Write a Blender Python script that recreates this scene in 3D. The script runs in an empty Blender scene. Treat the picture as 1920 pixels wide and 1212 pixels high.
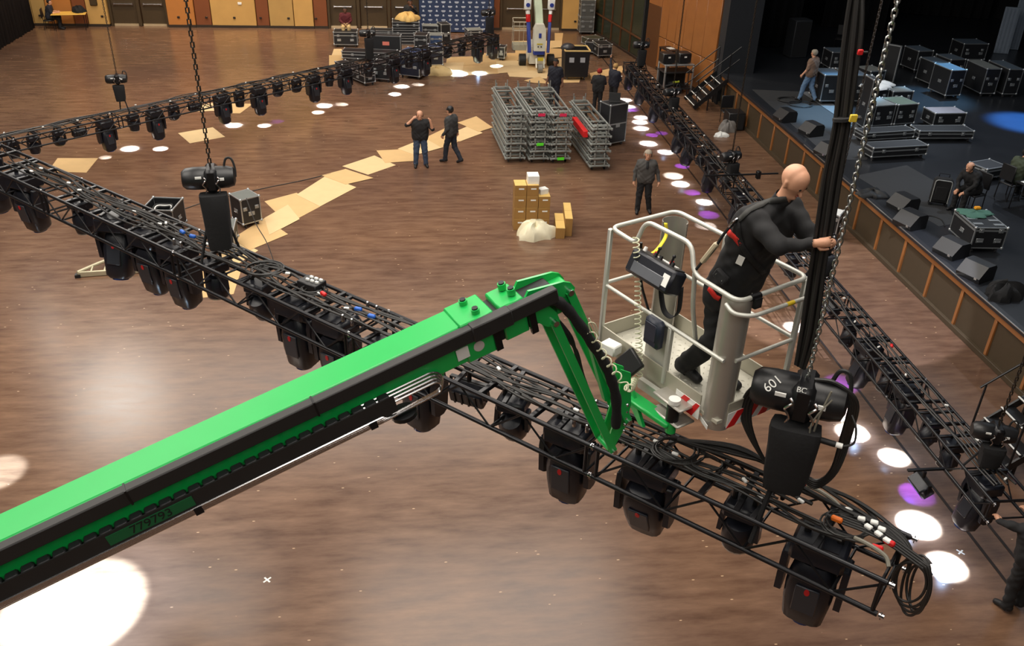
import bpy, math, random
import numpy as np
from mathutils import Vector as V, Matrix as Mx
random.seed(7)
sc = bpy.context.scene
COL = sc.collection
R = math.radians
# ------------------------------------------------------------------ camera
F_PX, PITCH, ROLL, CAM_H, YAW = 1670.0, R(30.1), R(2.06), 9.78, R(6.9)
def _hall(v): return V((v[0]*math.cos(YAW)+v[1]*math.sin(YAW), -v[0]*math.sin(YAW)+v[1]*math.cos(YAW), v[2]))
_fw = V((0, math.cos(PITCH), -math.sin(PITCH))); _r0 = V((1, 0, 0)); _u0 = _r0.cross(_fw)
_rt = _r0*math.cos(ROLL)+_u0*math.sin(ROLL); _up = _rt.cross(_fw)
FW, RT, UP = _hall(_fw), _hall(_rt), _hall(_up)
CAM = V((0, 0, CAM_H))
cd = bpy.data.cameras.new('camera'); cam = bpy.data.objects.new('camera', cd); COL.objects.link(cam)
cd.sensor_width = 36; cd.lens = F_PX/1920*36; cd.clip_end = 200; cd.clip_start = 0.05
cam.matrix_world = Mx(((RT.x, UP.x, -FW.x, 0), (RT.y, UP.y, -FW.y, 0), (RT.z, UP.z, -FW.z, CAM_H), (0, 0, 0, 1)))
sc.camera = cam
def ray(x, y): return FW+RT*((x-960)/F_PX)-UP*((y-606)/F_PX)
def at(x, y, z=0.0):
    d = ray(x, y); return CAM+d*((z-CAM_H)/d.z)
def atp(x, y, P, n):
    d = ray(x, y); return CAM+d*((P-CAM).dot(n)/d.dot(n))
def proj(P):
    v = P-CAM; w = v.dot(FW); return 960+F_PX*v.dot(RT)/w, 606-F_PX*v.dot(UP)/w
def rise(P, ypx):
    lo, hi = 0.0, 6.0
    for _ in range(40):
        m = (lo+hi)/2
        if proj(P+V((0, 0, m)))[1] > ypx: lo = m
        else: hi = m
    return lo
# ------------------------------------------------------------------ colour management, world, house light
sc.view_settings.view_transform = 'Standard'; sc.view_settings.look = 'None'
sc.view_settings.gamma = 1; sc.view_settings.use_curve_mapping = False
sc.view_settings.exposure = 0.38
w = bpy.data.worlds.new('world'); sc.world = w; w.use_nodes = True
w.node_tree.nodes['Background'].inputs[0].default_value = (0.9, 0.85, 0.8, 1)
w.node_tree.nodes['Background'].inputs[1].default_value = 0.02
def lamp(name, kind, loc, power, color=(1, 1, 1), **k):
    l = bpy.data.lights.new(name, kind); l.energy = power; l.color = color
    for a, b in k.items():
        if a not in ('aim',): setattr(l, a, b)
    o = bpy.data.objects.new(name, l); COL.objects.link(o); o.location = loc
    d = (V(k.get('aim', V(loc)-V((0, 0, 1))))-V(loc)).normalized()
    o.rotation_euler = d.to_track_quat('-Z', 'Y').to_euler()
    return o
CEIL = 14.0
# added ceiling fill: big soft panels imitating bounce over the audience floor
for i, (x, y, p) in enumerate(((-10, -4, 500), (2, -4, 500), (-10, 8, 1000), (2, 8, 1000), (-10, 20, 1100), (2, 20, 1100), (-4, 34, 2000))):  # the pair behind the camera is fill for the near side
    lamp('ceiling_fill', 'AREA', (x, y, CEIL-0.3), p, (1.0, 0.93, 0.84), shape='RECTANGLE', size=9 if y < 30 else 22, size_y=8)
# downlights whose reflections show as soft glints in the floor
for (px, py, p) in ((225, 752, 480), (35, 640, 1400)):
    P = at(px, py, 0); d = (P-CAM); d.z = -d.z
    Q = P+d*((CEIL-0.4)/d.z)
    lamp('ceiling_downlight', 'AREA', Q, p, (1.0, 0.95, 0.86), shape='DISK', size=3.6)
# warm wall washers along the far wall
for x in (-13, -7, -1, 5):
    lamp('wall_washer', 'SPOT', (x, 42.2, 11.5), 2000, (1.0, 0.78, 0.5), aim=(x, 46, 1.5), spot_size=R(75), spot_blend=0.9, shadow_soft_size=0.3)
lamp('wall_washer', 'SPOT', (5.5, 37, 11.5), 1500, (1.0, 0.84, 0.62), aim=(11, 37.0, 2.5), spot_size=R(70), spot_blend=0.9, shadow_soft_size=0.3)
# blue stage lights
for (px, py, z, p, col, sz) in ((1590, 145, 2.4, 9000, (.3, .65, 1), 18), (1765, 118, 2.4, 9000, (.3, .65, 1), 20), (1925, 230, 1.2, 50000, (.06, .3, 1), 16), (1660, 200, 2, 1500, (.8, .9, 1), 34), (1760, 250, 1.2, 1300, (.75, .85, 1), 64), (1850, 440, 1.2, 900, (.8, .9, 1), 60)):
    P = at(px, py, z)
    lamp('stage_light', 'SPOT', P+V((3, 2, 9)), p, col, aim=P, spot_size=R(sz), spot_blend=0.7, shadow_soft_size=0.15)
lamp('stage_fill', 'AREA', (19, 22, 12.5), 280, (.78, .88, 1.0), shape='RECTANGLE', size=12, size_y=20)  # added soft cool fill over the whole stage
# ------------------------------------------------------------------ materials
def lin(c):
    return tuple(((x/255)/12.92 if x/255 <= .04045 else ((x/255+.055)/1.055)**2.4) for x in c)+(1,)
MATS = {}
def mat(name, rgb, rough=.5, metal=0.0, var=.12, scale=6, bump=0.0, spec=None, emit=None, es=1.0, alpha=None, coat=0):
    if name in MATS: return MATS[name]
    m = bpy.data.materials.new(name); m.use_nodes = True; nt = m.node_tree; b = nt.nodes['Principled BSDF']
    c = lin(rgb); b.inputs['Roughness'].default_value = rough; b.inputs['Metallic'].default_value = metal
    if spec is not None: b.inputs['Specular IOR Level'].default_value = spec
    if coat: b.inputs['Coat Weight'].default_value = coat; b.inputs['Coat Roughness'].default_value = .08
    tc = nt.nodes.new('ShaderNodeTexCoord'); nz = nt.nodes.new('ShaderNodeTexNoise'); nz.inputs['Scale'].default_value = scale; nz.inputs['Detail'].default_value = 4
    nt.links.new(tc.outputs['Object'], nz.inputs['Vector'])
    mr = nt.nodes.new('ShaderNodeMapRange'); mr.inputs['To Min'].default_value = 1-var; mr.inputs['To Max'].default_value = 1+var
    nt.links.new(nz.outputs['Fac'], mr.inputs['Value'])
    mx = nt.nodes.new('ShaderNodeVectorMath'); mx.operation = 'SCALE'; mx.inputs[0].default_value = c[:3]
    nt.links.new(mr.outputs[0], mx.inputs['Scale']); nt.links.new(mx.outputs[0], b.inputs['Base Color'])
    if bump:
        bp = nt.nodes.new('ShaderNodeBump'); bp.inputs['Strength'].default_value = bump; bp.inputs['Distance'].default_value = .02
        nt.links.new(nz.outputs['Fac'], bp.inputs['Height']); nt.links.new(bp.outputs[0], b.inputs['Normal'])
    if emit: b.inputs['Emission Color'].default_value = lin(emit); b.inputs['Emission Strength'].default_value = es
    if alpha is not None: b.inputs['Alpha'].default_value = alpha
    MATS[name] = m; return m
BLK = mat('black_paint', (24, 24, 26), .45)
BLKM = mat('black_metal', (30, 30, 32), .35, .4)
RUB = mat('black_rubber', (18, 18, 19), .6)
FAB = mat('black_fabric', (20, 20, 22), .9, var=.25, scale=30, bump=.2)
ALU = mat('aluminium', (196, 198, 196), .32, .85)
ALUP = mat('aluminium_painted', (198, 198, 190), .42, .35)
STEEL = mat('zinc_steel', (205, 205, 208), .22, 1.0)
CASE = mat('case_panel', (26, 27, 30), .55, var=.2)
GRN = mat('green_paint', (22, 172, 78), .35, 0, var=.05, coat=.3)
WHT = mat('white_plastic', (232, 232, 228), .5)
RED = mat('red_plastic', (205, 30, 32), .45)
BLU = mat('blue_plastic', (35, 95, 190), .45)
# ------------------------------------------------------------------ mesh builder
class MB:
    def __init__(s): s.v = []; s.f = []; s.m = []; s.mats = []
    def add(s, vs, fs, mi=0):
        o = len(s.v); s.v += [tuple(p) for p in vs]; s.f += [tuple(i+o for i in f) for f in fs]; s.m += [mi]*len(fs); return s
    def box(s, c, sz, rot=None, mi=0, bev=0):
        hx, hy, hz = sz[0]/2, sz[1]/2, sz[2]/2; c = V(c)
        if bev:
            b = min(bev, hx*.9, hy*.9, hz*.9); vs = []
            for sx in (-1, 1):
                for sy in (-1, 1):
                    for sz_ in (-1, 1):
                        vs += [(sx*hx, sy*(hy-b), sz_*(hz-b)), (sx*(hx-b), sy*hy, sz_*(hz-b)), (sx*(hx-b), sy*(hy-b), sz_*hz)]
            def ix(a, b_, c_, k): return ((a*2+b_)*2+c_)*3+k
            fs = []
            for a in (0, 1):
                q = [ix(a, 0, 0, 0), ix(a, 1, 0, 0), ix(a, 1, 1, 0), ix(a, 0, 1, 0)]; fs.append(q if a else q[::-1])
                q = [ix(0, a, 0, 1), ix(0, a, 1, 1), ix(1, a, 1, 1), ix(1, a, 0, 1)]; fs.append(q if a else q[::-1])
                q = [ix(0, 0, a, 2), ix(1, 0, a, 2), ix(1, 1, a, 2), ix(0, 1, a, 2)]; fs.append(q if a else q[::-1])
            for a in (0, 1):
                for b_ in (0, 1):
                    q = [ix(a, b_, 0, 0), ix(a, b_, 0, 1), ix(a, b_, 1, 1), ix(a, b_, 1, 0)]; fs.append(q if a == b_ else q[::-1])
                    q = [ix(a, 0, b_, 0), ix(a, 1, b_, 0), ix(a, 1, b_, 2), ix(a, 0, b_, 2)]; fs.append(q if a == b_ else q[::-1])
                    q = [ix(0, a, b_, 1), ix(0, a, b_, 2), ix(1, a, b_, 2), ix(1, a, b_, 1)]; fs.append(q if a == b_ else q[::-1])
                    for c_ in (0, 1):
                        t = [ix(a, b_, c_, 0), ix(a, b_, c_, 1), ix(a, b_, c_, 2)]; fs.append(t if (a+b_+c_) % 2 else t[::-1])
        else:
            vs = [(x, y, z) for x in (-hx, hx) for y in (-hy, hy) for z in (-hz, hz)]
            fs = [(0, 1, 3, 2), (4, 6, 7, 5), (0, 4, 5, 1), (2, 3, 7, 6), (0, 2, 6, 4), (1, 5, 7, 3)]
        if rot is not None: vs = [rot @ V(p) for p in vs]
        return s.add([V(p)+c for p in vs], fs, mi)
    def beam(s, a, b, w_, h, up=(0, 0, 1), mi=0, bev=0):
        a, b = V(a), V(b); d = (b-a); L = d.length; x = d/L; y = V(up).cross(x)
        if y.length < 1e-4: y = V((0, 1, 0)).cross(x)
        y.normalize(); z = x.cross(y)
        return s.box((a+b)/2, (L, w_, h), Mx((x, y, z)).transposed(), mi, bev)
    def cyl(s, a, b, r, r2=None, n=10, cap=True, mi=0):
        a, b = V(a), V(b); r2 = r if r2 is None else r2; d = (b-a).normalized()
        x = d.orthogonal().normalized(); y = d.cross(x); vs = []
        for p, q in ((a, r), (b, r2)):
            for i in range(n):
                t = 2*math.pi*i/n; vs.append(p+x*(q*math.cos(t))+y*(q*math.sin(t)))
        fs = [(i, (i+1) % n, n+(i+1) % n, n+i) for i in range(n)]
        if cap: fs += [tuple(range(n-1, -1, -1)), tuple(range(n, 2*n))]
        return s.add(vs, fs, mi)
    def tube(s, pts, r, n=6, closed=False, mi=0, cap=True):
        pts = [V(p) for p in pts]; N = len(pts); vs = []; x = None
        for i, p in enumerate(pts):
            a = pts[(i-1) % N] if (closed or i) else p; b = pts[(i+1) % N] if (closed or i < N-1) else p
            d = (b-a).normalized()
            if x is None: x = d.orthogonal().normalized()
            x = x-d*x.dot(d); x = x.normalized() if x.length > 1e-5 else d.orthogonal().normalized()
            y = d.cross(x); rr = r[i] if isinstance(r, (list, tuple)) else r
            for k in range(n):
                t = 2*math.pi*k/n; vs.append(p+x*(rr*math.cos(t))+y*(rr*math.sin(t)))
        fs = []
        for i in range(N if closed else N-1):
            j = (i+1) % N
            for k in range(n): fs.append((i*n+k, i*n+(k+1) % n, j*n+(k+1) % n, j*n+k))
        if not closed and cap: fs += [tuple(range(n-1, -1, -1)), tuple(range((N-1)*n, N*n))]
        return s.add(vs, fs, mi)
    def lathe(s, prof, n=14, M=None, mi=0):
        vs = []; fs = []; k = len(prof)
        for i in range(n):
            t = 2*math.pi*i/n
            for r, z in prof:
                p = V((r*math.cos(t), r*math.sin(t), z)); vs.append(M @ p if M else p)
        for i in range(n):
            j = (i+1) % n
            for a in range(k-1): fs.append((i*k+a, j*k+a, j*k+a+1, i*k+a+1))
        if prof[0][0] > 1e-6: fs.append(tuple(i*k for i in range(n-1, -1, -1)))
        if prof[-1][0] > 1e-6: fs.append(tuple(i*k+k-1 for i in range(n)))
        return s.add(vs, fs, mi)
    def ball(s, c, r, sc_=(1, 1, 1), n=10, m=6, M=None, mi=0):
        c = V(c); vs = []; fs = []
        for j in range(1, m):
            t = math.pi*j/m
            for i in range(n):
                p = 2*math.pi*i/n; q = V((r*sc_[0]*math.sin(t)*math.cos(p), r*sc_[1]*math.sin(t)*math.sin(p), r*sc_[2]*math.cos(t)))
                vs.append((M @ q if M else q)+c)
        for q in (V((0, 0, r*sc_[2])), V((0, 0, -r*sc_[2]))): vs.append((M @ q if M else q)+c)
        a = (m-1)*n
        for j in range(m-2):
            for i in range(n): fs.append((j*n+i, (j+1)*n+i, (j+1)*n+(i+1) % n, j*n+(i+1) % n))
        for i in range(n): fs.append((a, i, (i+1) % n)); fs.append((a+1, (m-2)*n+(i+1) % n, (m-2)*n+i))
        return s.add(vs, fs, mi)
    def prism(s, poly, h, M=None, mi=0):
        n = len(poly); vs = [V((x, y, z)) for z in (0, h) for x, y in poly]
        if M: vs = [M @ p for p in vs]
        fs = [tuple(range(n-1, -1, -1)), tuple(range(n, 2*n))]+[(i, (i+1) % n, n+(i+1) % n, n+i) for i in range(n)]
        return s.add(vs, fs, mi)
    def mesh(s, name, mats=None, ang=38):
        me = bpy.data.meshes.new(name); me.from_pydata([tuple(p) for p in s.v], [], s.f)
        mats = mats if isinstance(mats, (list, tuple)) else [mats]
        for m in mats:
            if m: me.materials.append(m)
        if len(mats) > 1: me.polygons.foreach_set('material_index', s.m)
        me.shade_smooth(); me.set_sharp_from_angle(angle=R(ang)); me.update(); return me
    def build(s, name, mats, parent=None, M=None, ang=38):
        return put(name, s.mesh(name, mats, ang), parent, M)
def put(name, me, parent=None, M=None):
    o = bpy.data.objects.new(name, me); COL.objects.link(o)
    if parent: o.parent = parent
    if M is not None: o.matrix_basis = M
    return o
def tag(o, label, cat=None, group=None, kind=None):
    if label: o['label'] = label
    if cat: o['category'] = cat
    if group: o['group'] = group
    if kind: o['kind'] = kind
    return o
def thing(name, label, cat, loc=(0, 0, 0), rz=0, group=None):
    o = bpy.data.objects.new(name, None); COL.objects.link(o); o.empty_display_size = .1
    o.location = loc; o.rotation_euler = (0, 0, rz); return tag(o, label, cat, group)
def grp(name, parent, M=None):
    return put(name, None, parent, M)
def struct(name, mb, m, parent=None, M=None):
    o = mb.build(name, m, parent, M)
    if not parent: o['kind'] = 'structure'
    return o
def T(x, y=None, z=None):
    return Mx.Translation(V((x, y, z)) if y is not None else V(x))
def RZ(a): return Mx.Rotation(a, 4, 'Z')
def frame(o, x, y, z):
    return Mx(((x[0], y[0], z[0], o[0]), (x[1], y[1], z[1], o[1]), (x[2], y[2], z[2], o[2]), (0, 0, 0, 1)))
def copy_tree(o, parent=None):
    c = o.copy(); COL.objects.link(c); c.parent = parent
    for ch in list(o.children): copy_tree(ch, c)
    return c
def arc_pts(pts, rad=.06, k=5):
    """polyline with rounded corners"""
    pts = [V(p) for p in pts]; out = [pts[0]]
    for i in range(1, len(pts)-1):
        a, b, c = pts[i-1], pts[i], pts[i+1]; r = min(rad, (a-b).length*.48, (c-b).length*.48)
        p0 = b+(a-b).normalized()*r; p1 = b+(c-b).normalized()*r
        for j in range(k+1):
            t = j/k; out.append(p0*(1-t)**2+b*(2*t*(1-t))+p1*t*t)
    out.append(pts[-1]); return out
def smooth_pts(pts, k=6):
    pts = [V(p) for p in pts]; out = []
    for i in range(len(pts)-1):
        p0 = pts[max(i-1, 0)]; p1 = pts[i]; p2 = pts[i+1]; p3 = pts[min(i+2, len(pts)-1)]
        for j in range(k):
            t = j/k; out.append(((p1*2)+(p2-p0)*t+(p0*2-p1*5+p2*4-p3)*t*t+(p1*3-p0-p2*3+p3)*t**3)*.5)
    out.append(pts[-1]); return out
# ================================================================== ROOM
FY = 46.1          # far wall plane
SX = 11.8          # stage front plane
SH = 1.2           # stage height
def floor_mat():
    m = bpy.data.materials.new('vinyl_plank_floor'); m.use_nodes = True; nt = m.node_tree; N = nt.nodes.new; L = nt.links.new; b = nt.nodes['Principled BSDF']
    tc = N('ShaderNodeTexCoord'); mp = N('ShaderNodeMapping'); mp.inputs['Scale'].default_value = (.7, 3.0, 1); L(tc.outputs['Object'], mp.inputs[0])
    n1 = N('ShaderNodeTexNoise'); n1.inputs['Scale'].default_value = 1.6; n1.inputs['Detail'].default_value = 6; n1.inputs['Roughness'].default_value = .62; L(mp.outputs[0], n1.inputs[0])
    n2 = N('ShaderNodeTexNoise'); n2.inputs['Scale'].default_value = .22; n2.inputs['Detail'].default_value = 3; L(tc.outputs['Object'], n2.inputs[0])
    r1 = N('ShaderNodeValToRGB'); r1.color_ramp.elements[0].position = .30; r1.color_ramp.elements[0].color = lin((93, 69, 54))
    r1.color_ramp.elements[1].position = .72; r1.color_ramp.elements[1].color = lin((130, 101, 80)); L(n1.outputs['Fac'], r1.inputs[0])
    r2 = N('ShaderNodeValToRGB'); r2.color_ramp.elements[0].position = .35; r2.color_ramp.elements[0].color = (.78, .76, .80, 1)
    r2.color_ramp.elements[1].position = .7; r2.color_ramp.elements[1].color = (1.12, 1.08, 1.0, 1); L(n2.outputs['Fac'], r2.inputs[0])
    mx = N('ShaderNodeMix'); mx.data_type = 'RGBA'; mx.blend_type = 'MULTIPLY'; mx.inputs[0].default_value = 1; L(r1.outputs[0], mx.inputs[6]); L(r2.outputs[0], mx.inputs[7])
    # pale flecks pressed into the vinyl
    mp2 = N('ShaderNodeMapping'); mp2.inputs['Scale'].default_value = (2.7, 7.5, 1); L(tc.outputs['Object'], mp2.inputs[0])
    vo = N('ShaderNodeTexVoronoi'); vo.inputs['Scale'].default_value = 1.0; L(mp2.outputs[0], vo.inputs['Vector'])
    lt = N('ShaderNodeMath'); lt.operation = 'LESS_THAN'; lt.inputs[1].default_value = 0.062; L(vo.outputs['Distance'], lt.inputs[0])
    sep = N('ShaderNodeSeparateColor'); L(vo.outputs['Color'], sep.inputs[0])
    gt = N('ShaderNodeMath'); gt.operation = 'GREATER_THAN'; gt.inputs[1].default_value = .45; L(sep.outputs[0], gt.inputs[0])
    ml = N('ShaderNodeMath'); ml.operation = 'MULTIPLY'; L(lt.outputs[0], ml.inputs[0]); L(gt.outputs[0], ml.inputs[1])
    m3 = N('ShaderNodeMath'); m3.operation = 'MULTIPLY'; L(ml.outputs[0], m3.inputs[0]); m3.inputs[1].default_value = .85
    mx2 = N('ShaderNodeMix'); mx2.data_type = 'RGBA'; L(m3.outputs[0], mx2.inputs[0]); L(mx.outputs[2], mx2.inputs[6]); mx2.inputs[7].default_value = lin((205, 172, 136))
    L(mx2.outputs[2], b.inputs['Base Color'])
    rr = N('ShaderNodeMapRange'); rr.inputs['To Min'].default_value = .17; rr.inputs['To Max'].default_value = .3; L(n1.outputs['Fac'], rr.inputs[0]); L(rr.outputs[0], b.inputs['Roughness'])
    b.inputs['Specular IOR Level'].default_value = .42
    return m
FLOOR = floor_mat()
struct('floor', MB().box((-3.1, 18, -.1), (30.2, 56.6, .2)), FLOOR)
CEILM = mat('ceiling_paint', (70, 64, 58), .9)
struct('ceiling', MB().box((5, 18, CEIL+.1), (48, 57, .2)), CEILM)
def xw(px, Y=FY):
    lo, hi = 0, 130
    for _ in range(40):
        m = (lo+hi)/2
        if at(px, m).y > Y: lo = m
        else: hi = m
    return at(px, lo).x
GOLD = mat('gold_wall_panel', (192, 150, 86), .6, scale=2); ORG = mat('orange_wall_panel', (178, 114, 54), .55, scale=2)
RDB = mat('red_brown_wall_panel', (120, 66, 34), .55, scale=2); TAN = mat('tan_wall_panel', (176, 140, 82), .6, scale=2)
DOORM = mat('bronze_door', (74, 60, 42), .45, .2); BASEM = mat('dark_baseboard', (48, 38, 30), .5)
wf = struct('wall_far', MB().box((-3, FY+.45, 7), (31, .3, 14)), RDB)
def wpanel(p0, p1, m, proud=.0):
    x0, x1 = xw(p0)+.012, xw(p1)-.012
    MB().box(((x0+x1)/2, FY+.15-proud/2, 3.1), (x1-x0, .3+proud, 6.0), bev=.015).build('panel', m, wf)
    MB().box(((x0+x1)/2, FY-.02-proud, .06), (x1-x0+.02, .05, .12)).build('baseboard', BASEM, wf)
for p0, p1, m, pr in ((66, 93, TAN, 0), (93, 142, ORG, .04), (142, 168, RDB, 0), (168, 208, GOLD, .05), (317, 369, ORG, .04), (369, 399, RDB, 0), (399, 483, GOLD, .04), (483, 507, RDB, 0),
                      (507, 553, TAN, .04), (553, 590, GOLD, .06), (590, 616, RDB, 0), (786, 937, RDB, 0), (1052, 1112, GOLD, .05)):
    wpanel(p0, p1, m, pr)
MB().box(((xw(10)+xw(66))/2, FY+.1, 3.1), (xw(66)-xw(10), .2, 6)).build('panel', TAN, wf)
OUT = mat('outlet_plate', (40, 30, 24), .5)
for px in (80, 196, 338, 390, 442, 491, 543, 594, 1077):
    MB().box((xw(px), FY-.065, .48), (.12, .04, .09), bev=.01).build('outlet', OUT, wf)
MB().box((xw(185), FY-.09, 1.35), (.34, .08, .75), bev=.03).build('wall_speaker_box', DOORM, wf)
MB().box((xw(455), FY-.06, 1.15), (.18, .03, .12), bev=.01).build('switch_plate', WHT, wf)
def door(n, p0, p1, leaves):
    x0, x1 = xw(p0), xw(p1); d = thing('door_%d' % n, None, None, ((x0+x1)/2, FY+.22, 0)); d['kind'] = 'structure'; Wd = x1-x0; lw = Wd/leaves
    for s in (-1, 1): MB().box((s*(Wd/2-.06), -.08, 1.3), (.12, .2, 2.6), bev=.01).build('door_frame', DOORM, d)
    MB().box((0, -.08, 2.55), (Wd, .2, .12)).build('door_frame', DOORM, d)
    for k in range(leaves):
        cx = -Wd/2+lw*(k+.5)
        lf = MB().box((cx, .02, 1.26), (lw-.2, .06, 2.42), bev=.012).build('door_leaf', DOORM, d)
        MB().box((cx, -.035, .05), (lw-.22, .05, .1)).build('kick_plate', mat('door_kick', (225, 205, 170), .35, .6), lf)
        mb = MB().cyl((cx-.42, -.09, 1.02), (cx+.42, -.09, 1.02), .032, n=8)
        for s in (-1, 1): mb.box((cx+s*.42, -.05, 1.02), (.07, .1, .11))
        mb.build('push_bar', STEEL, lf)
        if k: MB().box((-Wd/2+lw*k, -.06, 1.26), (.16, .16, 2.5), bev=.01).build('mullion', DOORM, d)
door(1, 209, 318, 2); door(2, 616, 787, 3); door(3, 937, 1053, 2)
# left side: dark masking drape
DRAPE = mat('dark_drape', (30, 24, 22), .9, var=.3, scale=3)
def drape(name, x0, y0, x1, y1, z0, z1, m, amp=.06, wl=.35, parent=None):
    mb = MB(); L = math.hypot(x1-x0, y1-y0); n = max(8, int(L/wl*6)); nx, ny = -(y1-y0)/L, (x1-x0)/L; vs = []
    for j in (z0, z1):
        for i in range(n+1):
            t = i/n; o = amp*math.sin(2*math.pi*t*L/wl)+amp*.4*math.sin(5.1*t*L)
            vs.append((x0+(x1-x0)*t+nx*o, y0+(y1-y0)*t+ny*o, j))
    mb.add(vs, [(i, i+1, n+2+i, n+1+i) for i in range(n)])
    o = mb.build(name, m, parent); md = o.modifiers.new('s', 'SOLIDIFY'); md.thickness = .02
    return o
struct('wall_left', MB().box((-18.3, 18, 7), (.3, 56, 14)), mat('dark_wall', (40, 33, 29), .8))
tag(drape('masking_drape', -17.75, 33.0, -17.75, 45.5, .02, 9, DRAPE), 'tall dark masking drape hanging along the left side wall', 'drape')
struct('wall_near', MB().box((-3, -10.3, 7), (31, .3, 14)), mat('dark_wall', (40, 33, 29), .8))
# right side wall: dark glazed panels, doorway, then splayed wood panelling
WOOD = mat('cherry_wood', (142, 90, 46), .38, var=.2, scale=3, coat=.2)
WOODD = mat('dark_wood', (84, 52, 28), .45, var=.15)
GLZ = mat('green_glass_panel', (46, 52, 40), .25, 0, var=.1)
pts = [V((9.25, 46.0, 0)), V((10.25, 40.0, 0)), V((10.66, 38.55, 0)), V((11.72, 34.0, 0))]
wr = struct('wall_right', MB().box((11.6, 42.5, 7), (.3, 9, 14)), WOODD)
struct('wall_right_splay', MB().beam((10.95, 38.6, 7), (12.05, 34.0, 7), .25, 14), WOODD)
def seg(a, b, t0, t1, z0, z1, th, m, nm, par, off=0.0, bev=.012):
    d = (b-a); n = V((-d.y, d.x, 0)).normalized(); p = a+d*t0-n*0+n*off; q = a+d*t1+n*off
    q2 = q-(q-p).normalized()*.006; p2 = p+(q-p).normalized()*.006
    return MB().beam((p2.x, p2.y, (z0+z1)/2), (q2.x, q2.y, (z0+z1)/2), th, z1-z0, bev=bev).build(nm, m, par)
a, b = pts[0], pts[1]
for k in range(5):
    seg(a, b, .02+k*.196, .02+(k+1)*.196, 1.0, 7, .1, GLZ, 'glass_panel', wr); seg(a, b, .02+k*.196, .02+(k+1)*.196, .12, .92, .1, GLZ, 'glass_panel', wr)
    seg(a, b, k*.196, .02+k*.196, 0, 7, .18, WOODD, 'mullion', wr)
seg(a, b, 0, 1, .92, 1.0, .2, WOODD, 'rail', wr); seg(a, b, 0, 1, 0, .12, .2, BASEM, 'baseboard', wr); seg(a, b, .2, 1, 1.02, 1.06, .08, WOODD, 'rail', wr, off=.25)
a, b = pts[1], pts[2]
seg(a, b, 0, 1, 0, 2.6, .12, WOODD, 'door_leaf', wr); seg(a, b, 0, 1, 2.6, 9, .14, WOOD, 'panel', wr)
a, b = pts[2], pts[3]; ts = (0, .14, .30, .44, .60, .78, 1.0)
for z0, z1 in ((.12, 1.42), (1.42, 3.9), (3.9, 6.4), (6.4, 9)):
    for k in range(6): seg(a, b, ts[k], ts[k+1], z0+.012, z1-.012, .14, WOOD, 'panel', wr)
seg(a, b, 0, 1, 0, .12, .16, BASEM, 'baseboard', wr)
# ------------------------------------------------------------------ stage
BLKDECK = mat('stage_deck', (38, 40, 44), .28, 0, var=.25, scale=1.2, spec=.5)
PRO = mat('proscenium_paint', (26, 29, 34), .7)
BLKD = mat('black_velour', (14, 14, 17), .95, var=.3, scale=4)
struct('stage_floor', MB().box((SX+.02+9, 12, SH-.06), (18, 44, .12)).box((21.4, 41, SH-.06), (16.8, 14, .12)), BLKDECK)
sf = struct('stage_front_wall', MB().box((SX+.14, 12, .55), (.16, 44, 1.1)), mat('stage_kick', (70, 58, 40), .6))
PAN = mat('stage_panel', (66, 54, 38), .55, var=.1)
ys = [at(px, py, .6).y for px, py in ((1611, 399), (1651, 438), (1694, 482), (1740, 525), (1793, 573), (1851, 624), (1912, 692))]
step = (ys[0]-ys[-1])/6; y = ys[0]
while y < 32.5: y += step
while y > -9.5:
    MB().box((SX+.04, y, .55), (.07, .09, .9), bev=.008).build('stile', WOOD, sf)
    MB().box((SX+.065, y-step/2, .54), (.04, step-.09, .84)).build('stage_panel', PAN, sf)
    y -= step
MB().box((SX+.03, 12, 1.04), (.09, 44, .13), bev=.008).build('top_rail', WOOD, sf)
MB().box((SX+.02, 12, .06), (.1, 44, .12), bev=.008).build('kick_rail', PAN, sf)
MB().box((SX+.0, 12, 1.165), (.14, 44, .09), bev=.01).build('stage_nosing', mat('stage_nosing', (30, 30, 34), .5), sf)
MB().box((SX-.062, 8, 1.2), (.02, 34, .02)).build('nosing_strip', ALU, sf)
struct('wall_proscenium', MB().box((12.35, 33.6, 7), (1.3, .7, 14)).box((12.3, 34.1, .6), (1.1, .5, 1.2)), PRO)
struct('wall_stage_end', MB().box((21, 48.2, 7), (18, .3, 14)).box((12.8, 41, 7), (.3, 14.2, 14)), BLKD)
struct('wall_stage_back', MB().box((29.9, 19, 7), (.3, 58, 14)), BLKD)
struct('wall_stage_near', MB().box((20, -10.3, 7), (18, .3, 14)), BLKD)
for i, (x0, y0, x1, y1, lab) in enumerate(((13.2, 37.6, 16.4, 37.6, 'black velour stage leg hanging beside the proscenium'), (19.3, 41.8, 22.0, 41.0, 'black velour curtain hanging behind the blue lit cases'), (22.5, 46, 29, 44, 'wide black velour curtain across the back corner of the stage'), (29.3, 40.5, 29.3, 14, 'black velour backdrop across the rear of the stage'))):
    tag(drape('stage_curtain', x0, y0, x1, y1, SH+.02, 12, BLKD, .09, .5), lab, 'curtain')
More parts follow.
